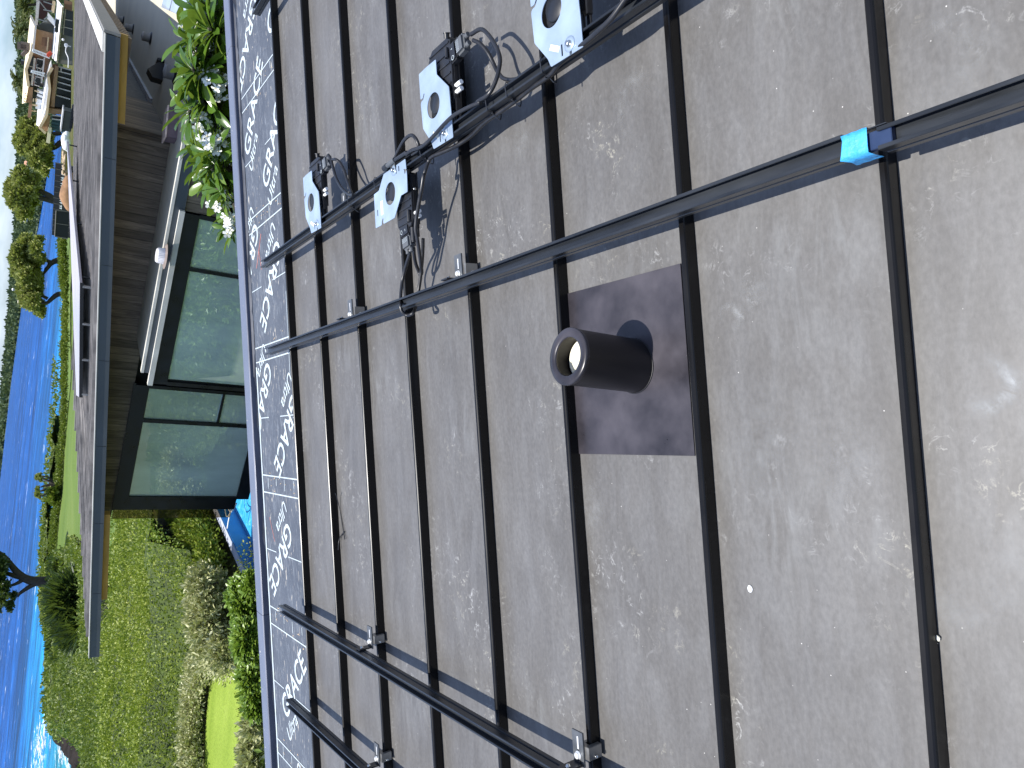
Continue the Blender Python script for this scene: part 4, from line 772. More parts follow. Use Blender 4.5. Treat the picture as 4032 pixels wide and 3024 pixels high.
bl = [(at(x, y, 13.5 + random.uniform(-.4, .4)), (w_, w_, w_ * .85)) for x, y, w_ in ((1005, 3030, .26), (1000, 2960, .24), (1010, 2900, .24), (1005, 2850, .2))]
bush('bush', 'pale variegated bush below the roof edge in the bottom left corner', 'bush', bl, L_silver, .10, .5, 1500)
for i, (L_, lb) in enumerate(((((990, 2340, .20), (965, 2310, .16), (1005, 2390, .20), (962, 2370, .16), (1012, 2300, .18), (985, 2430, .2), (940, 2345, .13)), 'bright green bush below the roof edge beside the pool corner'), (((1005, 2470, .19), (990, 2510, .19), (1010, 2545, .2), (975, 2490, .15), (968, 2540, .14)), 'bright green bush below the roof edge facing the end of the oval lawn'), (((1012, 2620, .18), (1000, 2660, .18), (1015, 2720, .18), (1020, 2780, .16), (985, 2640, .12)), 'bright green bush below the roof edge beneath the oval lawn'))):
    bush('bush', lb, 'bush', [(at(x, y, 11 + random.uniform(-.5, .5)), (w_, w_, w_ * .9)) for x, y, w_ in L_], L_green, .095, .36, 1100, broad=True)
# plumerias between the two houses
L_plum = leafmat('plumeria_leaves', [(.035, .085, .012), (.065, .14, .016), (.105, .195, .022), (.19, .27, .04)], .24, .3, 1.2, .6)
PET = mat('white_petal', (.86, .86, .80), .5, 0., .04, 10); YEL = mat('petal_throat', (.85, .68, .15), .5, 0., .05, 10)
def plumeria(label, ros, fl, base):
    o0 = np.array(base); t = thing('plumeria', label, 'plumeria', o0, 'plumerias growing between the two houses'); C = []; D = []; LL = []; br = MB()
    for x, y, Dm in ros:
        c = at(x, y, Dm); n = random.randint(22, 30); k = np.arange(n); a = k * 2.4 + random.random(); e = np.linspace(-.35, 1.15, n) + rng.normal(scale=.12, size=n); d = np.stack([np.cos(a) * np.cos(e), np.sin(a) * np.cos(e), np.sin(e)], -1)
        C.append(c + d * .03 - np.array([0, 0, .1]) * (1 - (e[:, None] + .35) / 1.5)); D.append(d); LL.append(rng.uniform(.22, .33, n) * np.where(e > .9, .65, 1.))
        mid = (c + o0) / 2 + np.array([random.gauss(0, .12), 0, .15]); br.tube(smooth([o0, mid, c], 4), np.linspace(.045, .016, 9), 6)
    C, D, LL = [np.concatenate(q) for q in (C, D, LL)]; V, F = broad_leaves(C, D, LL, LL * rng.uniform(.26, .34, len(LL)), .30); fastmesh('foliage', V, F, L_plum, t, o0, smooth=True); br.build('branches', BARK, t, o0)
    for x, y, Dm, k in fl:
        c = at(x, y, Dm); p = MB(); yb = MB()
        for j in range(k):
            q = c + np.array([random.gauss(0, .045), random.gauss(0, .04), random.gauss(0, .045)]); nrm = unit(np.array([random.gauss(0, .5), -1 + random.gauss(0, .3), random.gauss(.6, .4)])); u = unit(np.cross(nrm, [0, 0, 1.])); v = np.cross(nrm, u)
            for m_ in range(5):
                a = m_ * 1.2566 + j; f_ = lambda b_, k_, h_: q + (u * math.cos(a + b_) + v * math.sin(a + b_)) * .046 * k_ + nrm * h_
                p.add([f_(0, .05, 0), f_(-.5, .5, .004), f_(-.42, .85, .006), f_(-.08, 1.05, .004), f_(.35, .95, .001), f_(.55, .55, -.002)], [(0, 1, 2, 3, 4, 5)], True)
            yb.ico(q + nrm * .003, .0055, 1)
        po = p.build('flower_cluster', PET, t, o0, fixn=False); yb.build('flower_throat', YEL, po, o0)
R = lambda L: [(x / 2.212 + dx, y / 2.212 + dy, 8.4 + random.uniform(-.5, .6)) for x, y, dx, dy in [(k + (0, 0) if len(k) == 2 else k) for k in L]]
plumeria('plumeria in the top right corner with few flowers, in front of the pale flat roof', R([(1880, 30), (1760, 100), (1890, 150), (1830, 260), (1640, 340), (1760, 20), (1900, 250), (1720, 400), (1900, 340)]), [(1805 / 2.212, 378 / 2.212, 8.1, 5), (1640 / 2.212, 205 / 2.212, 8.6, 2)], at(935, 100, 8.6))
plumeria('plumeria with a cut open cluster of white flowers left of the corner plumeria', R([(1720, 510), (1830, 470), (1760, 600), (1880, 560), (1680, 620), (1920, 480)]), [(1872 / 2.212, 672 / 2.212, 7.9, 5), (1930 / 2.212, 690 / 2.212, 7.9, 7), (1900 / 2.212, 620 / 2.212, 8.0, 4), (1745 / 2.212, 470 / 2.212, 8.4, 3), (1945 / 2.212, 760 / 2.212, 7.9, 5)], at(945, 270, 8.5))
plumeria('middle plumeria reaching farthest out over the white roof edge', R([(1700, 770), (1820, 800), (1760, 880), (1900, 820), (1650, 960), (1860, 930), (1740, 990), (1940, 920)]), [(1940 / 2.212, 850 / 2.212, 7.9, 4), (1720 / 2.212, 1020 / 2.212, 8.2, 4), (1765 / 2.212, 1105 / 2.212, 8.1, 4)], at(950, 400, 8.5))
plumeria('plumeria with the largest ball of white flowers, beside the plank wall', R([(1880, 1050), (1780, 1130), (1920, 1150), (1720, 1280), (1830, 1330), (1920, 1260), (1950, 1050), (1780, 1410)]), [(1835 / 2.212, 1232 / 2.212, 7.9, 11), (1870 / 2.212, 1250 / 2.212, 7.9, 6), (1950 / 2.212, 1170 / 2.212, 8.1, 4), (1980 / 2.212, 1140 / 2.212, 8.1, 3)], at(955, 540, 8.5))
plumeria('leftmost plumeria, its last leaves and flowers touching the dark glazing', R([(1860, 1440), (1920, 1530), (1840, 1560), (1960, 1450), (1960, 1620), (2000, 1720), (1930, 1650)]) + [(905, 850, 8.3), (925, 890, 8.2)], [(850, 800, 8.1, 4), (886, 792, 8.1, 3), (908, 888, 8.0, 8), (915, 872, 8.0, 5)], at(960, 720, 8.5))
# leafy ground cover between the houses
N = 90000; P = np.stack([rng.uniform(-17, 9, N), rng.uniform(6, 20.5, N)], -1); q_ = P @ np.array([.528, .849]); P = P[~inside(P, OVX) & (q_ < 15.2) & (vnoise(P * .7, 51) > -.9)]
C = np.stack([P[:, 0], P[:, 1], ground(P) + np.clip(.22 + .25 * vnoise(P * 1.3, 52), .02, .6) * rng.random(len(P))], -1); D = unit(rng.normal(size=(len(P), 3)) + np.array([0, 0, .8]))
V1, F1 = leaf_quads(C, D, rng.uniform(.10, .26, len(P)), rng.uniform(.05, .11, len(P))); tag(fastmesh('ground_cover', V1, F1, L_shrub), 'leafy green ground cover between the two houses', 'ground cover', kind='stuff')
# lime shrubs against the outside of the pool coping
bl = []
for i in range(13):
    c = gz(829 + (890 - 829) * i / 6 - 30, 1987 + (2125 - 1987) * i / 6 - 40, -6.)
    bl.append(((c[0] - .5, c[1] + .6, -5.75 + random.uniform(-.1, .15)), (.75, .7, .55)))
bush('bush', 'lime green shrubs crowding the outer side of the pool coping', 'bush', bl, L_lime, .13, .5, 1500)
# unseen bushes added between the houses for the glass to reflect
bl = [((x, y, -5.1), (1.25, 1.1, 1.0)) for x, y in ((-5, 9.5), (-3, 9), (-1, 9.5), (0.8, 10), (3, 9.8), (5, 9.3), (7, 9), (9, 10), (-5, 12), (-3.2, 12.3), (-1.2, 12.8), (.8, 12.4), (2.6, 12), (4.2, 11.6))]
bush('bush', 'unseen row of green bushes added between the two houses for the glazing to mirror', 'bush', bl, L_green, .20, .45, 1000)
# ---------------------------------------------------------------- the neighbouring wing
AX = np.array([.849, -.528, 0]); BX = np.array([.528, .849, 0]); UP = np.array([0, 0, 1.])
def W(p, q, z): return AX * p + BX * q + UP * z
def hq(x, y, q): return hitp(x, y, BX * q, BX)
def pz(v): return np.dot(v, AX), v[2]
QF, QW = 16.15, 17.59                       # fascia line, wall line
kt = hq(922 / 2.212, 305 / 2.212, QF); kb = hq(1043 / 2.212, 340 / 2.212, QF); lt = hq(352, 2583, QF); lb = hq(392, 2577, QF)
pK, zK = pz(kt); pL, zL = pz(lt); SLP = (zK - zL) / (pK - pL); TH = (kt[2] - kb[2]) * .5 + (lt[2] - lb[2]) * .5
def rz(p): return zL + (p - pL) * SLP       # roof surface height
rn = unit(np.cross(AX + UP * SLP, BX)); rn = rn if rn[2] > 0 else -rn
QB = 42.; fA = hq(349, 2550, QF + .7); fB = hq(287, 1440, 21.5); fC = W(pK, QB, zK + .02)      # the roof narrows to a tip on the left
zR = zK + .02
FE = np.array([(np.dot(k, AX), np.dot(k, BX), k[2]) for k in (fA, fB, fC)])
def far_edge(p): return np.interp(p, FE[:, 0], FE[:, 1]), np.interp(p, FE[:, 0], FE[:, 2])
def rz2(p, q):               # roof surface between the fascia line and the bent far edge
    qe, ze = far_edge(p); return rz(p) + (ze - rz(p)) * (q - QF) / (qe - QF)
def hroof(x, y, up=0.):
    d = ray(x, y); lo, hi = 12., 60.
    for t_ in np.linspace(12, 34, 500):
        q_ = d * t_ / math.hypot(d[0], d[1])
        if q_[2] < rz2(np.dot(q_, AX), np.dot(q_, BX)) + up: return q_
    return q_
print('wing', pL, zL, pK, zK, SLP, TH, zR, FE)
M['wing_roof'] = mat('weathered_grey_metal', (.30, .275, .25), .55, .0, .3, 1.2, scale=(.25, 1, 1), spec=.5)
M['wing_roof'] = mat('weathered_grey_metal', (.25, .23, .21), .55, .0, .5, 1.5, scale=(.6, 1.6, 1), spec=.3)
M['fascia'] = mat('slate_fascia', (.075, .088, .10), .5, .1, .12, 1.)
M['trim_light'] = mat('pale_edge_trim', (.62, .60, .54), .5, .1, .15, 2)
M['ochre'] = mat('ochre_beam', (.50, .28, .055), .6, 0., .2, 1.5, scale=(1, 1, 6))
M['cream_roof'] = mat('cream_roof_coating', (.50, .465, .36), .8, 0., .10, .8)
M['frame'] = mat('black_frame', (.012, .013, .015), .35, .2, .2, 4)
M['render'] = mat('grey_render', (.26, .25, .24), .85, 0., .15, 1.5)
def plank_material():
    m, t, p = nodes('weathered_planks'); tc = t.nodes.new('ShaderNodeTexCoord'); vm = t.nodes.new('ShaderNodeVectorMath'); vm.operation = 'DOT_PRODUCT'; vm.inputs[1].default_value = (1.0 * AX[0] + .001, AX[1], 0)
    t.links.new(tc.outputs['Object'], vm.inputs[0]); vb = t.nodes.new('ShaderNodeVectorMath'); vb.operation = 'DOT_PRODUCT'; vb.inputs[1].default_value = tuple(BX); t.links.new(tc.outputs['Object'], vb.inputs[0])
    s_ = mathn(t, 'ADD', vm.outputs['Value'], vb.outputs['Value']); k = mathn(t, 'DIVIDE', s_, .19); fr = mathn(t, 'FRACT', k); fl_ = mathn(t, 'FLOOR', k)
    wn = t.nodes.new('ShaderNodeTexWhiteNoise'); wn.noise_dimensions = '1D'; t.links.new(fl_, wn.inputs['W']); gr = noise(t, 3.2, 8, .65, scale=(5, 5, .5), dist=.9)
    c = ramp(t, gr.outputs['Fac'], [(.3, (.095, .072, .050)), (.55, (.20, .155, .108)), (.75, (.30, .24, .175))]); c = mixc(t, 1., c, ramp(t, wn.outputs['Value'], [(0, .65), (1, 1.25)]), 'MULTIPLY')
    gap = ramp(t, mathn(t, 'ABSOLUTE', mathn(t, 'SUBTRACT', fr, .5)), [(.47, 1.), (.49, .12)]); t.links.new(mixc(t, 1., c, gap, 'MULTIPLY'), p.inputs['Base Color']); p.inputs['Roughness'].default_value = .75; bump(t, p, gap, .5, .01); return m
M['plank'] = plank_material()
def glass_material(name, tint, dif, g_, rough=.015):
    m = bpy.data.materials.new(name); m.use_nodes = True; t = m.node_tree; t.nodes.remove(t.nodes['Principled BSDF']); out = t.nodes['Material Output']
    n = noise(t, 1.1, 6, .65, scale=(1, 1, .25)); df = t.nodes.new('ShaderNodeBsdfDiffuse'); t.links.new(ramp(t, n.outputs['Fac'], [(.3, [k * .75 for k in dif]), (.7, [k * 1.2 for k in dif])]), df.inputs[0])
    gl = t.nodes.new('ShaderNodeBsdfGlossy'); gl.inputs['Color'].default_value = (*tint, 1); gl.inputs['Roughness'].default_value = rough
    bp = t.nodes.new('ShaderNodeBump'); bp.inputs['Strength'].default_value = .04; bp.inputs['Distance'].default_value = .05; t.links.new(noise(t, .9, 2).outputs['Fac'], bp.inputs['Height']); t.links.new(bp.outputs[0], gl.inputs['Normal'])
    mx = t.nodes.new('ShaderNodeMixShader'); mx.inputs[0].default_value = g_; t.links.new(df.outputs[0], mx.inputs[1]); t.links.new(gl.outputs[0], mx.inputs[2]); t.links.new(mx.outputs[0], out.inputs[0]); return m
M['pane'] = glass_material('milky_reflection_glass', (.72, .9, .8), (.58, .70, .635), .34)  # milky green diffuse stands in for foliage reflected in the panes
def tinted_material():
    m = bpy.data.materials.new('tinted_glass'); m.use_nodes = True; t = m.node_tree; t.nodes.remove(t.nodes['Principled BSDF']); a_ = t.nodes.new('ShaderNodeBsdfTransparent'); a_.inputs[0].default_value = (.50, .46, .40, 1)
    g_ = t.nodes.new('ShaderNodeBsdfGlossy'); g_.inputs['Roughness'].default_value = .02; mx = t.nodes.new('ShaderNodeMixShader'); mx.inputs[0].default_value = .06; t.links.new(a_.outputs[0], mx.inputs[1]); t.links.new(g_.outputs[0], mx.inputs[2]); t.links.new(mx.outputs[0], t.nodes['Material Output'].inputs[0]); return m
M['tinted'] = tinted_material()
O = W((pK + pL) / 2, QW, -5.6)
wing = thing('neighbouring_wing', 'low modern wing with a grey metal roof, slate fascia and dark plank walls', 'house', O)
def wp(b, name, m, bevel=0, parent=None, fixn=True): o = b.build(name, M[m] if isinstance(m, str) else m, parent or wing, O if parent is None or parent is wing else O, bevel, fixn); return o
b = MB(); T_ = .06
ps_ = np.linspace(pL, pK, 40); V = []
for p in ps_:
    for v in np.linspace(0, 1, 8): q = QF + (far_edge(p)[0] - QF) * v; V.append(W(p, q, rz2(p, q) - .002))
nV = len(V); V = V + [k - UP * TH * .97 for k in V]; I = np.arange(nV).reshape(40, 8); F = []
for o_ in (0, nV): F += [tuple(o_ + np.array((I[i, j], I[i + 1, j], I[i + 1, j + 1], I[i, j + 1]))) for i in range(39) for j in range(7)]
ed = list(I[:, 0]) + list(I[-1, 1:]) + list(I[::-1, -1][1:]) + list(I[0, ::-1][1:-1]); F += [(ed[i], ed[(i + 1) % len(ed)], ed[(i + 1) % len(ed)] + nV, ed[i] + nV) for i in range(len(ed))]
b = MB(); b.add(V, F); roof_o = wp(b, 'roof', 'wing_roof')
nS = int((QB - QF) / .34)
for i in range(nS):
    q = QF + .22 + i * .34; ps_ = pL + .45 + float(np.interp(q + .05, FE[:, 1], FE[:, 0] - pL)) * (q + .05 > FE[0, 1])
    if ps_ > pK - .6: continue
    b = MB(); b.slab([W(p_, q_, rz2(p_, q_)) for p_, q_ in ((ps_, q), (pK - .32, q), (pK - .32, q + .035), (ps_, q + .035))], UP * .075); wp(b, 'roof_seam', 'wing_roof', 0, roof_o)
b = MB(); b.slab([W(pL, QF - .03, zL - TH), W(pK + .03, QF - .03, zK - TH), W(pK + .03, QF - .03, zK + .004), W(pL, QF - .03, zL + .004)], -BX * .04); fas = wp(b, 'fascia', 'fascia')
b = MB()
for i in range(1, 7):
    p = pL + (pK - pL) * i / 7.; b.slab([W(p - .004, QF - .071, rz(p) - TH + .01), W(p + .004, QF - .071, rz(p) - TH + .01), W(p + .004, QF - .071, rz(p) - .03), W(p - .004, QF - .071, rz(p) - .03)], -BX * .002)
wp(b, 'fascia_joint', 'frame', 0, fas)
b = MB(); b.slab([W(pL, QF - .085, zL + .005), W(pK + .03, QF - .085, zK + .005), W(pK + .03, QF + .05, zK + .005), W(pL, QF + .05, zL + .005)], UP * .018); wp(b, 'drip_edge_highlight', 'trim_light')  # pale strip paints the sunlit highlight along the fascia's top edge
b = MB(); b.slab([W(pK - .30, QF + .06, rz(pK - .30) + .004), W(pK + .04, QF + .06, zK + .004), W(pK + .04, QB, zR + .004), W(pK - .30, QB, rz2(pK - .3, QB) + .004)], UP * .05); wp(b, 'gable_cap', 'trim_light')
b = MB(); b.slab([W(pK + .045, QF - .07, zK - TH), W(pK + .045, QB, zR - TH), W(pK + .045, QB, zR + .04), W(pK + .045, QF - .07, zK + .04)], AX * .05); wp(b, 'gable_fascia', mat('gable_grey', (.19, .185, .17), .7))
# ochre beams under both ends, wooden slats along the gable
def beam(ya, yb, off=.10, hgt=None):
    f = lambda x, y: hq(x, y, QF + off)
    a0, a1 = f(*ya), f(*yb); b = MB(); b.slab([a0, a1, a1 + UP * (rz(pz(a1)[0]) - TH - a1[2] - .005), a0 + UP * (rz(pz(a0)[0]) - TH - a0[2] - .005)], BX * .16); wp(b, 'ochre_beam', 'ochre')
beam((1118 / 2.212, 312 / 2.212), (1088 / 2.212, 1085 / 2.212)); beam((r3(962, 1165)), (r4(905, 236)))
b = MB()
for i in range(70):
    q = QF + .15 + i * .36; b.slab([*[W(p_, q_, rz2(pK, q_) - TH - .20) for p_, q_ in ((pK - .75, q), (pK + .06, q), (pK + .06, q + .17), (pK - .75, q + .17))]], UP * .19)
wp(b, 'soffit_slats', mat('brown_slats', (.15, .11, .07), .7, 0, .3, 3))
# plank walls
zLR = -2.41; cor = gz(1490 / 2.212, 1205 / 2.212, zLR); QW = float(np.dot(cor, BX)); pC = float(np.dot(cor, AX))
pA = pz(hq(445, 1992, QW))[0]; head0 = hq(445.3, 1988.2, QW)[2]; ghead = hq(504, 1952, QW)[2]; pM = pz(hq(527, 1500, QW))[0]
z_s = hq(2060 / 2.212, 1500 + 990 / 2.212, QW)[2]
print('wing2', QW, pC, pA, head0, ghead, pM, z_s)
ws = mat('soffit_dark_planks', (.1, .085, .065), .8)
b = MB(); b.slab([W(pA - .35, QW, head0 + .0), W(pC, QW, head0 + .0), W(pC, QW, rz(pC) - TH), W(pA - .35, QW, rz(pA - .35) - TH)], BX * .15); wp(b, 'plank_wall', 'plank')
qS = float(np.dot(gz(1312 / 2.212, 972 / 2.212, zLR), BX))
b = MB(); b.slab([W(pC, QW, zLR), W(pC, qS, zLR), W(pC, qS, rz(pC) - TH), W(pC, QW, rz(pC) - TH)], -AX * .15); wp(b, 'side_plank_wall', 'plank')
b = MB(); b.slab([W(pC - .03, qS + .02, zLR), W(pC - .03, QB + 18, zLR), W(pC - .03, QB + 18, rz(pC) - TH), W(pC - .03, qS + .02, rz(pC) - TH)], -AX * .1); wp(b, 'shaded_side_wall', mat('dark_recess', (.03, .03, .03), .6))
b = MB(); b.slab([W(pC - .02, qS, zLR + .003), W(pC + .10, qS, zLR + .003), W(pC + .10, QB + 16, zLR + .003), W(pC - .02, QB + 16, zLR + .003)], UP * .07); wp(b, 'base_flashing', mat('grey_flashing', (.4, .39, .38), .6))
# body behind, so that nothing is see-through
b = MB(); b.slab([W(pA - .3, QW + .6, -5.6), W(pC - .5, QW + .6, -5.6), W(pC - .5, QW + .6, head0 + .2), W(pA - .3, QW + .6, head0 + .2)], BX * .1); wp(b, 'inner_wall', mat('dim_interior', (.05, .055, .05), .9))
# glazing of the corner room
def frame_bar(b, x0, x1, z0, z1, q, d=.10): b.slab([W(x0, q, z0), W(x1, q, z0), W(x1, q, z1), W(x0, q, z1)], BX * d)
def window(name, p0, p1, z0, z1, q, bars, panes, jamb=.07):
    b = MB(); frame_bar(b, p0, p1, z1 - .02, z1 + .30, q); frame_bar(b, p0, p1, z0 - .34, z0, q); frame_bar(b, p0 - .02, p0 + jamb, z0, z1 - .02, q); frame_bar(b, p1 - jamb, p1 + .02, z0, z1 - .02, q)
    fr = wp(b, name, 'frame')
    for x0, x1, a0, a1 in bars: b = MB(); frame_bar(b, x0, x1, a0, a1, q + .002); wp(b, 'mullion', 'frame', 0, fr)
    for x0, x1, a0, a1 in panes: b = MB(); frame_bar(b, x0, x1, a0, a1, q + .055, .012); wp(b, 'pane', 'pane', 0, fr)
pj0 = pz(hq(504, 1953, QW))[0]; pm0 = pz(hq(552, 1659, QW))[0]; pm1 = pz(hq(554, 1646, QW))[0]; ztr = hq(870, 1600, QW)[2]; pE = pz(hq(575, 1515, QW))[0]
window('window', pj0 - .06, pE, z_s, ghead, QW - .06, [(pm0, pm1, z_s + .003, ghead - .023), (pm1 + .003, pE - .073, ztr - .03, ztr + .03)], [(pj0, pm0, z_s - .02, ghead), (pm1, pE - .02, z_s - .02, ghead)])
pT = pz(hq(440, 2045, QW))[0]
b = MB(); frame_bar(b, pT, pj0 - .16, -5.55, head0 - .02, QW + .02, .012); wp(b, 'sliding_pane', 'tinted')
b = MB(); frame_bar(b, pj0 - .42, pj0 - .075, -5.6, head0, QW - .03, .16); wp(b, 'corner_post', 'frame')
b = MB(); frame_bar(b, pj0 - .42, pE + .05, ghead + .285, head0 + .02, QW - .055, .1); wp(b, 'header', 'frame')
# lower flat roof with its pale edge, and the glazed bay under it
FLp = [gz(*p, zLR) for p in (r2(1288, 1560), r2(1500, 190), r1(1520, 1640), r1(1610, 1100))]
QL = float(np.median([np.dot(k, BX) for k in FLp])); p0_ = pz(hq(*r2(1290, 1565), QL))[0]; p1_ = 9.; bl_ = gz(*r2(1207, 1185), zLR)
print('lower', QL, p0_, [float(np.dot(k, BX)) for k in FLp])
b = MB(); b.slab([W(p0_, QL, zLR), W(p1_, QL, zLR), W(p1_, 80, zLR), W(pC + .0, 80, zLR), W(pC, QW - .005, zLR), W(p0_, QW - .005, zLR)], -UP * .2); wp(b, 'lower_roof', 'cream_roof')
b = MB(); frame_bar(b, p0_ - .05, p1_, zLR - .02, zLR + .035, QL - .06, .12); wp(b, 'roof_edge', 'trim_light')
b = MB(); frame_bar(b, p0_ - .05, p1_, zLR - .23, zLR - .022, QL - .04, .06); wp(b, 'edge_band', 'fascia')
pG0 = pz(hq(600, 1508, QL))[0]; zc = hq(*r2(1400, 1050), QL - .08)[2]; pG1 = pz(hq(*r2(1600, 190), QL))[0]
b = MB(); frame_bar(b, pG0, pG1 + .05, zc - .10, zc, QL - .14, .12); wp(b, 'canopy_strip', 'trim_light')
zg = hq(*r2(1640, 700), QL - .04)[2]; pm = pz(hq(*r2(1655, 675), QL - .04))[0]; pmb = pz(hq(*r2(1650, 705), QL - .04))[0]
window('window', pG0, pG1, -5.3, zg, QL - .03, [(min(pm, pmb), max(pm, pmb), -5.297, zg - .023)], [(pG0 + .05, pm, -5.32, zg), (pm, pG1 - .05, -5.32, zg)])
b = MB(); frame_bar(b, pG0, pG1, zg + .29, zc - .101, QL - .02, .1); wp(b, 'header', 'frame')
b = MB(); frame_bar(b, pG1 + .03, p1_, -5.6, zLR - .235, QL + .02, .15); wp(b, 'plank_wall', 'plank')
b = MB(); b.slab([W(pG0 + .02, QL + .02, -5.6), W(pG0 + .02, QW - .07, -5.6), W(pG0 + .02, QW - .07, zLR - .22), W(pG0 + .02, QL + .02, zLR - .22)], AX * .1); wp(b, 'return_wall', 'frame')
b = MB(); b.slab([W(pG0 + .3, QL + .6, -5.6), W(pG1, QL + .6, -5.6), W(pG1, QL + .6, zLR - .3), W(pG0 + .3, QL + .6, zLR - .3)], BX * .1); wp(b, 'inner_wall', mat('dim_interior', (.05, .055, .05), .9))
# vents, hood, skylight on the lower roof
def roof_vent(x, y, r, h, label, m='render'):
    c = gz(x, y, zLR); t = thing('roof_vent', label, 'vent', c, 'vents standing on the pale flat roof'); b = MB(); b.lathe([(r, 0), (r * .96, h * .85), (r * 1.02, h * .87), (r * 1.02, h), (.0001, h + .03)], n=20); b.build('vent_hood', M[m] if isinstance(m, str) else m, t)
    MB().lathe([(r * 1.5, .001), (r * 1.3, .03), (r, .04)], n=20).build('vent_collar', M['frame'], t)
ribm = mat('white_vent', (.72, .70, .72), .6)
c = gz(*r2(1440, 575), zLR); t = thing('roof_vent', 'white ribbed vent on the shaded flat roof left of the flowers', 'vent', c, 'vents standing on the pale flat roof')
n_ = 28; b = MB(); b.lathe([(.16, 0), (.15, .14), (.13, .17), (.0001, .18)], n=n_); vh = b.build('vent_hood', ribm, t); b = MB()
for k in range(n_): a = 6.283 * k / n_; b.tube([(.158 * math.cos(a), .158 * math.sin(a), 0), (.148 * math.cos(a), .148 * math.sin(a), .15)], .006, 4)
b.build('vent_rib', ribm, vh); MB().lathe([(.26, .001), (.2, .02), (.15, .03)], n=20).build('vent_collar', mat('stain_ring', (.2, .16, .14), .8), t)
roof_vent(595, 152, .12, .22, 'grey round vent under the gable, nearest of the row of three'); roof_vent(525, 115, .12, .22, 'grey round vent, middle one of the row of three beside the gable'); roof_vent(487, 82, .12, .22, 'grey round vent, farthest one of the row of three beside the gable')
roof_vent(690, 292, .15, .22, 'large grey vent half hidden behind the plumeria leaves')
c = gz(640, 290, zLR); t = thing('roof_hood', 'black angular hood on the shaded flat roof', 'hood', c); b = MB(); b.prism([(-.22, 0), (.2, 0), (.2, .12), (-.05, .34), (-.22, .22)], -.14, .14, 1); b.build('hood', M['frame'], t); MB().bb((.215, -.17, 0), (.28, .17, .16)).build('hood_flap', M['frame'], t)
c = gz(*r1(1540, 1110), zLR); t = thing('cowl_vent', 'pinkish boxed roof vent with a pale lid among the plumeria flowers', 'vent', c); MB().bb((-.3, -.16, 0), (.3, .16, .2)).build('vent_box', mat('mauve_box', (.17, .12, .13), .7), t); MB().bb((-.34, -.2, .203), (.34, .2, .235)).build('vent_lid', mat('pink_lid', (.75, .6, .52), .6), t, bevel=.01)
sk = [gz(400 + x / 5.53, y / 5.53, zLR + .12) for x, y in ((1305, 165), (1840, 400), (1950, -40), (1400, -200))]; c = sum(sk) / 4
t = thing('skylight', 'pale blue skylight on the sunlit flat roof in the right corner', 'skylight', c - UP * .1); b = MB(); b.slab([k - UP * .005 for k in sk], -UP * .11); b.build('curb', mat('skylight_curb', (.35, .35, .36), .6), t, c - UP * .1)
b = MB(); s0 = [k + (c - k) * .05 for k in sk]; ma = (s0[0] + (s0[1] - s0[0]) * .40, s0[3] + (s0[2] - s0[3]) * .40)
for Q_ in ((s0[0], ma[0] - (s0[1] - s0[0]) * .02, ma[1] - (s0[2] - s0[3]) * .02, s0[3]), (ma[0] + (s0[1] - s0[0]) * .02, s0[1], s0[2], ma[1] + (s0[2] - s0[3]) * .02)): bq = MB(); bq.slab(list(Q_), UP * .02); bq.build('pane', glass_material('skylight_glass', (.8, .9, 1), (.34, .39, .47), .35), t, c - UP * .1)
# things on the wing's roof
n0, n1, f1, f0 = hq(314, 1112, 17.6), hq(311, 1563, 17.5), hq(300, 1556, 18.9), hq(263, 556, 26.5)
t = thing('solar_array', 'tilted solar panel row, coloured pale as reflected sky, raised on struts over the wing roof', 'solar panels', hroof(313, 1200))
o_ = np.array(t.location); b = MB(); b.slab([n0, n1, f1, f0], -UP * .05); pn = b.build('panel', mat('panel_sky_reflection', (.40, .36, .37), .3, .0, .10, .5, spec=.6), t, o_)  # pale base colour stands in for sky reflected at a grazing angle
b = MB(); b.slab([n0 - UP * .004, n1 - UP * .004, n1 - UP * .075, n0 - UP * .075], BX * .04 - BX * .06); b.build('panel_frame', M['frame'], t, o_)
for k in np.linspace(.03, .97, 4):
    p = n0 + (n1 - n0) * k; pp = pz(p)[0]; b = MB(); b.tube([p - UP * .055, np.array([p[0], p[1], min(p[2] - .06, rz2(pp, np.dot(p, BX)) + .003)])], .035, 6); b.build('strut', M['alu'], t, o_)
    p = f0 + (n0 - f0) * k; b = MB(); b.tube([p - UP * .06, np.array([p[0], p[1], min(p[2] - .07, rz2(pz(p)[0], np.dot(p, BX)) + .003)])], .02, 6); b.build('strut', M['frame'], t, o_)
bl = MB(); p = n1 - AX * 0; 
c = hroof(285, 475); Rw = np.array([AX, BX, UP]).T; s_ = np.linalg.norm(c) / FPX
t = thing('roof_light', 'olive domed rooflight with a pale rim at the far edge of the wing roof', 'rooflight', c); b = MB(); b.box((0, 0, .16), (62 * s_, .8, .30), Rw); b.build('curb', mat('olive_curb', (.075, .08, .05), .6), t, bevel=.02); b = MB(); b.box((0, 0, .335), (70 * s_, .95, .04), Rw); b.build('rim', M['trim_light'], t); b = MB(); b.box((0, -.4, .03), (76 * s_, .3, .1), Rw); b.build('base_boot', M['frame'], t, bevel=.03)
c = hroof(280, 184); t = thing('floodlight', 'white twin floodlight with a cable at the far edge of the wing roof', 'floodlight', c); b = MB(); b.box((0, 0, .16), (.13, .08, .11)); b.build('lamp_box', M['white'], t, bevel=.02); MB().tube([(0, 0, -.0), (0, 0, .11)], .02, 8).build('bracket', M['steel'], t); MB().ico((.18, 0, .27), .045, 2).build('lamp_globe', M['white'], t); b = MB(); b.tube(smooth([(-.06, 0, .15), (-.25, 0, .15), (-.45, .03, .05), (-.8, .05, .02)], 5), .016, 6); b.build('cable_tail', M['white'], t)
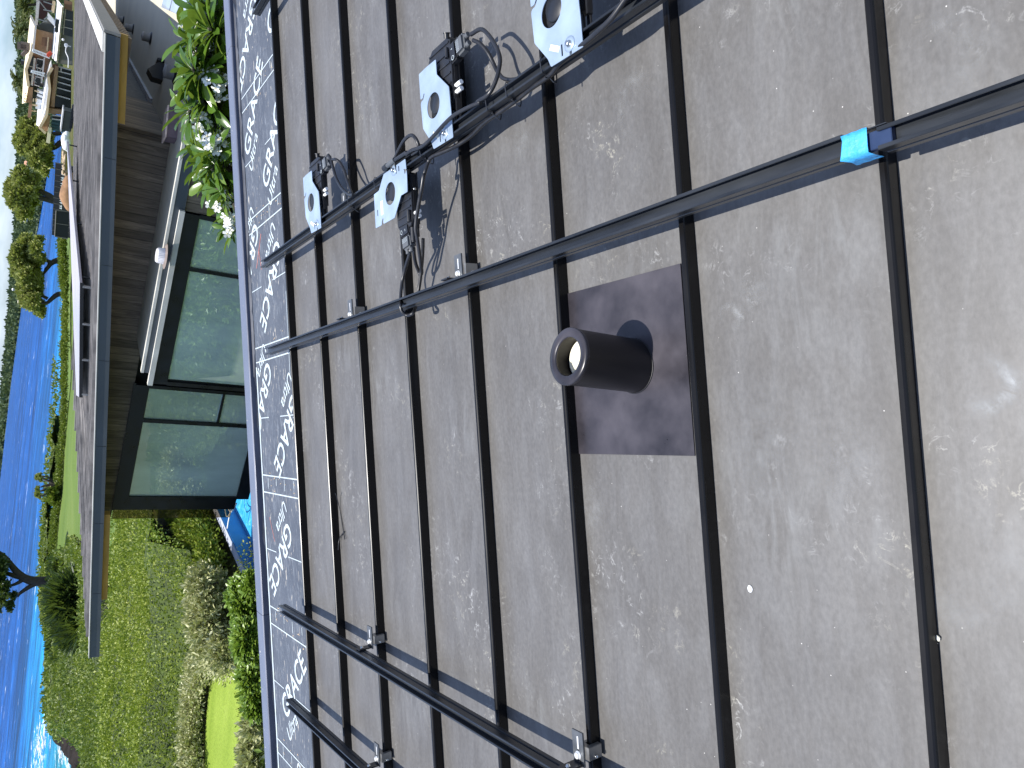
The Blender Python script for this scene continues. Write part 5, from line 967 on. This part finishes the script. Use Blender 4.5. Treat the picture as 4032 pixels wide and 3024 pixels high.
# pool, coping, hose
zp = -6.0; co0, co1 = gz(828.8, 1986.8, zp), gz(890.2, 2125, zp); ci0, ci1 = gz(845.5, 1986.8, zp), gz(908.5, 2125, zp); dcp = unit(co1 - co0); e0, e1 = -2.2, 5.4
wd_ = np.array([-dcp[1], dcp[0], 0]); wd_ = wd_ if np.dot(wd_, ci0 - co0) > 0 else -wd_; cw = np.dot(ci0 - co0, wd_); cw = abs(cw)
t = thing('swimming_pool', 'blue swimming pool with a pale coping, cut off by the roof edge', 'pool', co0); o_ = co0
b = MB(); b.slab([co0 + dcp * e0, co0 + dcp * e1, co0 + dcp * e1 + wd_ * cw, co0 + dcp * e0 + wd_ * cw], -UP * .9); b.build('coping', mat('blue_grey_coping', (.42, .45, .55), .6, 0., .08, 2), t, o_)
b = MB(); q0 = co0 + wd_ * (cw + .003); b.quad(q0 + dcp * e0 - UP * .03, q0 + dcp * e1 - UP * .03, q0 + dcp * e1 - UP * .95, q0 + dcp * e0 - UP * .95); b.slab([q0 + dcp * e0 - UP * .04, q0 + dcp * e1 - UP * .04, q0 + dcp * e1 - UP * .9, q0 + dcp * e0 - UP * .9], wd_ * .02); b.build('pool_wall', mat('pool_tile', (.03, .17, .46), .4, 0., .08, 3), t, o_)
mw, tw, pw = nodes('pool_water'); nw = noise(tw, 5, 4, .6, dist=1.2); tw.links.new(ramp(tw, nw.outputs['Fac'], [(.35, (.03, .30, .60)), (.55, (.06, .42, .72)), (.68, (.22, .62, .85))]), pw.inputs['Base Color']); pw.inputs['Roughness'].default_value = .12; pw.inputs['Specular IOR Level'].default_value = .3; bump(tw, pw, nw.outputs['Fac'], .4, .05)
b = MB(); b.slab([q0 + dcp * e0 + wd_ * .02 - UP * .55, q0 + dcp * e1 + wd_ * .02 - UP * .55, q0 + dcp * e1 + wd_ * 6 - UP * .55, q0 + dcp * e0 + wd_ * 6 - UP * .55], -UP * .3); b.build('water', mw, t, o_)
hz = lambda x, y, h: gz(780 + x / 7.373, 1900 + y / 7.373, zp + h)
hp = [hz(785, 560, .02), hz(790, 760, .02), hz(820, 950, .03), hz(860, 985, .02), hz(910, 930, .04), hz(950, 830, .05), hz(975, 700, .03), hz(985, 560, .02)]; h2 = [hz(850, 560, .02), hz(870, 720, .02), hz(915, 815, .03), hz(960, 845, .05), hz(1010, 800, .03), hz(1060, 720, .02), hz(1115, 600, .02)]; h3 = [hz(950, 830, .06), hz(920, 950, .06), hz(895, 1060, .05), hz(850, 1330, .05)]
t = thing('hose', 'white pool hose lying in loops beside the dark glazing', 'hose', hp[0]); 
b = MB()
for P_ in (hp, h2, h3): b.tube(smooth(P_, 6), .022, 8)
b.build('hose_loop', M['white'], t, hp[0])
deck = [gz(840, 1800, -6.25), gz(900, 1800, -6.25)]
# ---------------------------------------------------------------- unfinished house beyond
za = lambda x, y: (x / 7.373, y / 7.373); zb = lambda x, y: (x / 7.373, 200 + y / 7.373); zc_ = lambda x, y: (x / 7.373, 400 + y / 7.373); zd = lambda x, y: (x / 7.373, 600 + y / 7.373)
CP0 = at(200, 300, 105); CN = unit(np.array([-CP0[0], -CP0[1] * 1.0, 0])); CN = unit(CN + np.array([-.25, .1, 0]))
def cp(pt, off=0.): return hitp(pt[0], pt[1], CP0 + CN * off, CN)
CO = cp((270, 300)); CO[2] = ground(CO[:2])
uh = thing('unfinished_house', 'two storey house under construction with bare plywood and white sheathed roofs', 'house', CO)
ply = mat('plywood', (.40, .24, .13), .8, 0., .25, .5, scale=(1, 1, 3)); plyd = mat('brown_plywood', (.27, .15, .085), .8, 0., .25, .5); cream = mat('cream_deck', (.78, .68, .45), .8, 0., .12, .3); sheet = mat('white_sheathing', (.80, .80, .79), .6, 0., .08, .3)
gl_d = mat('dark_opening', (.012, .014, .013), .25, 0, .5, .3); fr_w = mat('pale_frame', (.60, .56, .52), .7); lum = mat('raw_lumber', (.62, .47, .28), .8, 0, .15, .8); stone = mat('block_wall', (.20, .20, .18), .9, 0, .3, .5); teal = mat('teal_siding', (.05, .12, .135), .7, 0, .2, .4); rust = mat('rust_iron', (.12, .035, .02), .8)
def cpoly(name, pts, off, thick, m, parent=None):
    P_ = [cp(p[:2], off if len(p) < 3 else p[2]) for p in pts]; b = MB(); b.slab(P_, -CN * thick); return b.build(name, m, parent or uh, CO)
def cbar(name, pts, off, r, m, parent=None):
    b = MB(); P_ = [cp(p, off) for p in pts]
    for a, c in zip(P_[:-1], P_[1:]): d = unit(c - a); s_ = unit(np.cross(d, CN)); b.slab([a - s_ * r, c - s_ * r, c + s_ * r, a + s_ * r], CN * r * 2)
    return b.build(name, m, parent or uh, CO)
Z = lambda f, L, *o: [(*f(x, y), *o) for x, y in L]
w1 = cpoly('upper_wall', Z(za, [(1045, 850), (1555, 985)]) + Z(zb, [(1480, 200), (955, 60)]), 0, .3, ply)
cpoly('panel', Z(za, [(1230, 1080), (1400, 1110), (1380, 1350), (1200, 1310)]), .05, .1, plyd, w1); cbar('brace', Z(za, [(1405, 1080), (1365, 1470)]), .1, .07, lum, w1); cpoly('board', Z(za, [(1420, 1120), (1530, 1150), (1500, 1480), (1390, 1450)]), .06, .1, plyd, w1)
cpoly('shaded_wall', Z(za, [(1050, 780), (1390, 560), (1590, 780), (1545, 985)]), -1.5, .3, stone)
rdk = cpoly('upper_roof', Z(za, [(1035, 745)], .7) + Z(za, [(955, 1485)], .7) + Z(za, [(795, 1225)], -5.) + Z(za, [(882, 445)], -5.), 0, .25, cream)
cbar('eave', Z(za, [(890, 450), (1035, 745), (960, 1480)]), .85, .10, fr_w, rdk); 
cpoly('gable_roof', Z(za, [(960, 1485)], .75) + Z(zb, [(760, 530)], .75) + Z(zb, [(695, 520)], -5.) + Z(za, [(795, 1225)], -5.), 0, .25, cream)
cpoly('gable_roof', Z(zb, [(760, 530), (830, 1020)], .75) + Z(zb, [(662, 1050), (695, 520)], -5.), 0, .25, cream)
cbar('gable_fascia', Z(zb, [(935, 20), (762, 530), (828, 1020)]), .9, .13, lum)
cpoly('deck_edge', Z(zb, [(830, 1020), (745, 1500)], .5) + Z(zb, [(640, 1540), (662, 1050)], -4.), 0, .2, cream)
gw = cpoly('gable_window', Z(zb, [(940, 150), (800, 430), (775, 545), (845, 965), (1145, 1040), (1290, 250)]), .02, .15, gl_d)
for L, r in (([(1015, 200), (925, 990)], .10), ([(810, 425), (970, 470)], .05), ([(790, 670), (950, 712)], .05), ([(1060, 215), (1285, 265)], .05), ([(1050, 480), (1250, 530)], .05), ([(1020, 735), (1215, 785)], .05), ([(980, 975), (1145, 1030)], .05), ([(1060, 215), (985, 975)], .05), ([(1290, 190), (1205, 930)], .07)): cbar('window_frame', Z(zb, L), .1, r, fr_w, gw)
cbar('sill_band', Z(zb, [(1048, 180), (960, 990)]), .08, .08, rust, gw)
cpoly('wall_beside_window', Z(zb, [(950, 60), (940, 150), (1290, 250), (1200, 950), (1340, 640), (1480, 220)]), -.05, .2, plyd)
cpoly('parapet_wall', Z(zb, [(800, 1060), (960, 1060), (925, 1530), (775, 1500)]), .1, .2, ply); cpoly('shaded_room', Z(zb, [(960, 1040), (1140, 1050), (1090, 1520), (930, 1520)]), -1., .2, mat('dim_green', (.05, .06, .035), .9, 0, .5, .4))
for L in ([(760, 1240), (720, 1230)], [(740, 1300), (770, 1300)], [(690, 1380), (780, 1410)], [(680, 1440), (770, 1500)], [(1000, 1150), (1135, 1190)], [(975, 1380), (965, 1470)], [(1050, 1380), (1040, 1470)]): cbar('stud', Z(zb, L), .2, .06, lum)
cbar('overhang_beam', Z(zc_, [(890, 60), (850, 440)]), .2, .16, plyd); cbar('post', Z(zc_, [(905, 80), (1080, 110)]), .2, .08, lum); cbar('post', Z(zc_, [(910, 260), (1060, 280)]), .15, .05, lum)
cpoly('open_bay', Z(za, [(1100, 0), (1540, 40), (1545, 320), (1380, 360), (1300, 560), (1090, 520)]), -2., .3, mat('dark_red_bay', (.035, .012, .010), .8)); cbar('steel_beam', Z(za, [(1055, -20), (1110, 0), (1070, 520), (1045, 700)]), .3, .14, fr_w); cbar('deck_joist', Z(za, [(1570, 20), (1530, 350)]), .2, .14, lum)
lr = cpoly('lower_roof', Z(za, [(1845, 210)], 1.6) + Z(zb, [(1668, 365)], 1.6) + Z(zb, [(1495, 195)], .3) + Z(za, [(1650, -30)], .3), 0, .2, sheet)
cpoly('lower_fascia', Z(za, [(1800, 205), (1850, 210)], 1.7) + Z(zb, [(1680, 365), (1630, 355)], 1.7), 0, .1, mat('weathered_trim', (.30, .26, .16), .8))
cpoly('low_parapet', Z(za, [(1385, 360), (1595, 600), (1585, 770), (1370, 540)]), .6, .2, sheet); cbar('roof_box', Z(za, [(1670, 545), (1640, 920)]), 1.5, .16, gl_d, lr)
cpoly('porch_roof', Z(zb, [(1485, 285), (1515, 480), (1390, 690)], 1.4) + Z(zb, [(1290, 660)], -2.), 0, .2, sheet)
pr = cpoly('porch_roof', Z(zb, [(1390, 690), (1440, 1090), (1385, 1510)], 1.4) + Z(zc_, [(1345, 395), (1150, 735)], 1.4) + Z(zc_, [(1055, 680), (1110, 0)], -2.) + Z(zb, [(1265, 1050), (1290, 660)], -2.), 0, .2, sheet)
cbar('porch_fascia', Z(zb, [(1520, 480), (1398, 690), (1445, 1090), (1390, 1520)]) + Z(zc_, [(1352, 395), (1155, 740), (1325, 905)]), 1.6, .13, lum)
cpoly('brown_band', Z(zb, [(1400, 700), (1530, 400), (1680, 395), (1580, 1659)]) + Z(zc_, [(1400, 330)]) + Z(zb, [(1440, 1100)]), .6, .2, plyd); cbar('beam', Z(zb, [(1650, 440), (1560, 1200), (1530, 1600)]), .9, .17, ply)
lw = cpoly('ground_window', Z(zb, [(1690, 445), (2075, 560), (2060, 1900), (1560, 1650), (1600, 1330)]), .5, .2, gl_d)
for L in ([(1690, 450), (2060, 555)], [(1680, 585), (2060, 680)], [(1672, 730), (2060, 840)], [(1655, 890), (2055, 1010)], [(1640, 1060), (2050, 1175)], [(1612, 1275), (2040, 1400)], [(1685, 450), (1608, 1280)], [(1780, 470), (1770, 590)]): cbar('window_frame', Z(zb, L), .65, .06, fr_w, lw)
cpoly('block_wall', Z(za, [(1870, 240), (2130, 330), (2110, 1900), (1700, 1850), (1740, 1480)]), .4, .3, stone); sw = cpoly('shaded_window', Z(za, [(1910, 300), (2120, 345), (2100, 1070), (1835, 1000)]), .5, .1, mat('blue_black_glass', (.02, .03, .045), .2))
for L in ([(1885, 560), (2100, 600)], [(1860, 780), (2100, 840)], [(1905, 250), (1835, 1000)]): cbar('window_frame', Z(za, L), .6, .04, fr_w, sw)
cpoly('corner_panel', Z(za, [(1860, 0), (2100, 60), (2095, 330), (1860, 240)]), .9, .2, plyd)
cpoly('gable_end', Z(zc_, [(1372, 395), (1465, 410), (1410, 840), (1330, 880), (1195, 735)]), 1., .2, ply); cpoly('corner_post', Z(zc_, [(1420, 185), (2050, 290), (2050, 420), (1385, 335)]), 1., .3, ply)
td = cpoly('teal_siding', Z(zc_, [(1505, 480), (2060, 560), (2030, 930), (1475, 830)]), .8, .2, teal)
for y in (560, 660, 750): cbar('siding_batten', Z(zc_, [(1505, y), (2020, y + 130)]), .9, .03, mat('teal_dark', (.012, .03, .035), .7), td)
cpoly('small_window', Z(zc_, [(1530, 390), (1900, 450), (1880, 540), (1510, 490)]), .9, .1, gl_d); cbar('window_frame', Z(zc_, [(1525, 385), (1900, 440)]), 1.05, .06, fr_w); cbar('window_frame', Z(zc_, [(1510, 495), (1880, 545)]), 1.05, .06, fr_w); cbar('fascia_board', Z(zc_, [(1455, 735), (1395, 1180)]), 1.2, .17, cream)
cpoly('chimney', Z(zb, [(610, 280), (705, 300), (705, 420), (600, 395)]), -2, .6, M['frame'])
def cthing(name, label, cat, pts_list, off, r, m, group=None, sub='frame'):
    c = cp(pts_list[0][0], off); t = thing(name, label, cat, c, group); b = MB()
    for L in pts_list:
        P_ = [cp(p, off) for p in L]
        for a, k in zip(P_[:-1], P_[1:]): d = unit(k - a); s_ = unit(np.cross(d, CN)); b.slab([a - s_ * r, k - s_ * r, k + s_ * r, a + s_ * r], CN * r * 2)
    b.build(sub, m, t, c); return t
def ladder(f, a0, a1, b0, b1, n, label):
    A0, A1, B0, B1 = [np.array(k, float) for k in (a0, a1, b0, b1)]; L = [[f(*A0), f(*A1)], [f(*B0), f(*B1)]]
    t = cthing('ladder', label, 'ladder', L, 1.9, .05, M['white'], 'ladders leaning on the unfinished house', 'ladder_rail'); o_ = np.array(t.location); b = MB()
    for i in range(n): u = (i + .5) / n; b.tube([cp(f(*(A0 + (A1 - A0) * u)), 1.95), cp(f(*(B0 + (B1 - B0) * u)), 1.95)], .05, 4)
    b.build('ladder_rung', M['white'], t, o_)
ladder(zb, (940, -60), (1470, 140), (920, 10), (1440, 215), 13, 'white ladder on the plywood wall of the unfinished house'); ladder(zb, (900, 560), (1305, 650), (890, 610), (1290, 735), 9, 'white ladder before the big gable window of the unfinished house')
cthing('scaffold', 'thin metal scaffold in front of the big gable window', 'scaffold', [[zb(1230, 470), zb(1000, 860)], [zb(1060, 400), zb(1100, 600)], [zb(1180, 740), zb(1200, 900)], [zb(1000, 860), zb(1050, 930)], [zb(1045, 410), zb(1100, 400)]], 1.3, .035, M['alu']); cthing('scaffold', 'thin metal scaffold in the open bay at the right end of the house', 'scaffold', [[za(1150, 40), za(1340, 280)], [za(1280, 560), za(1390, 480)], [za(1080, 545), za(1370, 630)], [za(1260, 40), za(1530, 130)], [za(1260, 280), za(1520, 330)]], 1.2, .05, M['alu'])
cthing('tool_bag', 'red bag at the foot of the white ladder', 'bag', [[zb(1400, 40), zb(1470, 110)]], 1.5, .28, mat('red_fabric', (.62, .07, .03), .7), None, 'bag'); cthing('lumber_stack', 'dark stack of roofing and lumber on the upper roof', 'stack', [[za(640, 1230), za(640, 1400)], [za(740, 1220), za(740, 1390)], [zb(690, -10), zb(770, 60)]], -1., .42, mat('dark_stack', (.10, .08, .07), .8), None, 'stack')
for (x0, y0, x1, y1), lb in (((1215, 1120, 1200, 1190), 'white wrapped bundle on the porch roof, right one of two'), ((1215, 1240, 1195, 1300), 'white wrapped bundle on the porch roof, left one of two'), ((1180, 1360, 1160, 1640), 'long white sheet bundle on the porch roof')): cthing('bundle', lb, 'bundle', [[zb(x0, y0), zb(x1, y1)]], -.6, .42, sheet, 'bundles on the porch roof', 'wrap')
# black screened fence, dirt mound, stones in front of it
FD = 86.; F0 = at(218, 640, FD); F1 = at(204, 925, FD + 6); fd = unit((F1 - F0) * np.array([1, 1, 0]))
t = thing('screen_fence', 'black screen fence with white clips beyond the wing roof', 'fence', F0 - UP * 2); net = mat('black_netting', (.010, .011, .014), .7); o_ = F0 - UP * 2; NF = 13; pole = mat('grey_pole', (.12, .11, .10), .6)
for i in range(NF):
    a, c = F0 + (F1 - F0) * i / NF, F0 + (F1 - F0) * (i + 1) / NF; b = MB(); b.slab([a - UP * 2.4, c - UP * 2.4, c, a], np.array([fd[1], -fd[0], 0]) * .02); pnl = b.build('screen_panel', net, t, o_); b = MB(); b.tube([a - UP * 2.4, a + UP * .03], .04, 6); b.build('post', pole, t, o_)
    for u in (.3, .68):
        k = a + (c - a) * u - UP * .62 - np.array([fd[1], -fd[0], 0]) * (.012 if np.dot(np.array([fd[1], -fd[0], 0]), -F0) < 0 else -.032); b = MB(); b.slab([k - fd * .13 - UP * .12, k + fd * .13 - UP * .12, k + UP * .13], np.array([fd[1], -fd[0], 0]) * -.004); b.build('clip', M['white'], pnl, o_)
t = thing('fence_gate', 'framed black mesh gate panel at the left end of the fence', 'gate', at(266, 880, 80)); o_ = np.array(t.location); G_ = [at(*p, 80) for p in (r2(490, 175), r2(478, 400), r2(590, 420), r2(600, 185))]
b = MB(); b.slab(G_, np.array([0, .03, 0])); b.build('mesh_panel', net, t, o_)
for a, c in ((0, 1), (1, 2), (0, 3)): b = MB(); b.tube([G_[a] - np.array([0, .03, 0]), G_[c] - np.array([0, .03, 0])], .05, 6); b.build('gate_frame', pole, t, o_)
b = MB(); b.tube([(G_[0] + G_[1]) / 2 - np.array([0, .03, 0]), (G_[3] + G_[2]) / 2 - np.array([0, .03, 0])], .045, 6); b.build('gate_frame', pole, t, o_)
t = thing('dirt_mound', 'brown mound of soil in front of the black fence', 'mound', at(275, 750, 82)); o_ = np.array(t.location); b = MB()
for x, y, r_ in ((272, 745, .9), (270, 765, 1.1), (275, 785, .9), (268, 725, .75), (278, 805, .6), (280, 705, .5)): c = at(x, y, 82); b.ico(c - UP * .1, (r_ * 1.2, r_, r_ * .75), 3, .06)
b.build('soil', mat('brown_soil', (.27, .15, .075), .95, 0, .3, 1.5, bmp=1, bsc=3), t, o_)
stn = mat('tan_stone', (.42, .32, .20), .9, 0, .3, 2)
t = thing('stone_pile', 'row of tan stones lying along the foot of the black fence', 'stones', at(258, 640, 83)); o_ = np.array(t.location)
for i in range(24):
    c = at(248 + random.uniform(0, 14), 600 + i * 3.7, 83 + random.uniform(-.5, .5)); b = MB(); b.ico(c, (random.uniform(.15, .3), .2, random.uniform(.1, .2)), 2, .15); b.build('stone', stn, t, o_)
t = thing('tarp', 'white tarpaulin heap between the black fence and the teal wall', 'tarp', at(262, 560, 84)); o_ = np.array(t.location); b = MB()
for x, y, r_ in ((258, 545, .5), (262, 562, .6), (264, 535, .4), (268, 575, .4)): b.ico(at(x, y, 84), (r_ * 1.3, r_, r_ * .7), 2, .12)
b.build('sheet', sheet, t, o_)
# far houses on the headland
def far_house(x, y, Dm, w_, h_, rcol, label):
    c = at(x, y, Dm); s_ = Dm / FPX; W_, H_ = w_ * s_, h_ * s_; t = thing('far_house', label, 'house', c, 'houses among the trees of the headland'); ang = math.atan2(c[0], c[1]); R_ = np.array([[math.cos(ang), math.sin(ang), 0], [-math.sin(ang), math.cos(ang), 0], [0, 0, 1]])
    b = MB(); b.box((0, 0, H_ * .2), (W_ * .85, W_ * .5, H_ * 1.2), R_); wl = b.build('wall', mat('far_wall', (.62, .60, .55), .8, 0, .05, .1), t)
    b = MB(); V_ = np.array([(-W_ / 2, -W_ * .32, H_ * .8), (W_ / 2, -W_ * .32, H_ * .8), (W_ / 2, W_ * .32, H_ * .8), (-W_ / 2, W_ * .32, H_ * .8), (-W_ * .2, 0, H_ * 1.5), (W_ * .2, 0, H_ * 1.5)]) @ R_.T; b.add(V_, [(0, 1, 5, 4), (2, 3, 4, 5), (1, 2, 5), (3, 0, 4), (3, 2, 1, 0)]); b.build('roof', mat('far_roof', rcol, .8, 0, .1, .1), t)
    for u in (-.25, .0, .25): b = MB(); b.box(np.array([u * W_, -W_ * .255, H_ * .25]) @ R_.T, (W_ * .12, W_ * .02, H_ * .5), R_); b.build('window', gl_d, t)
for a_ in ((117, 648, 640, 30, 10, (.55, .27, .17), 'far house with an orange hipped roof left of the round crowned tree'), (146, 596, 560, 30, 8, (.72, .68, .52), 'far house with a long cream roof behind the spreading tree'), (144, 612, 600, 14, 6, (.72, .68, .52), 'small cream roofed far house left of the long cream roof'), (122, 560, 640, 60, 6, (.13, .13, .15), 'far house with a long dark roof on the wooded slope'), (130, 735, 520, 24, 10, (.70, .68, .62), 'white walled far house glimpsed through the round crown'), (104, 862, 850, 22, 7, (.66, .58, .52), 'pale far house at the water between the two tree groups'), (90, 985, 1100, 18, 5, (.72, .70, .66), 'long white far house seen through the right tree of the pair'), (78, 1185, 1900, 26, 4, (.62, .58, .44), 'broad tan roofed far house low on the shore beside the leaning tree'), (57, 1140, 1900, 10, 5, (.75, .75, .75), 'small white far house higher on the shore above the tan roof')): far_house(*a_)
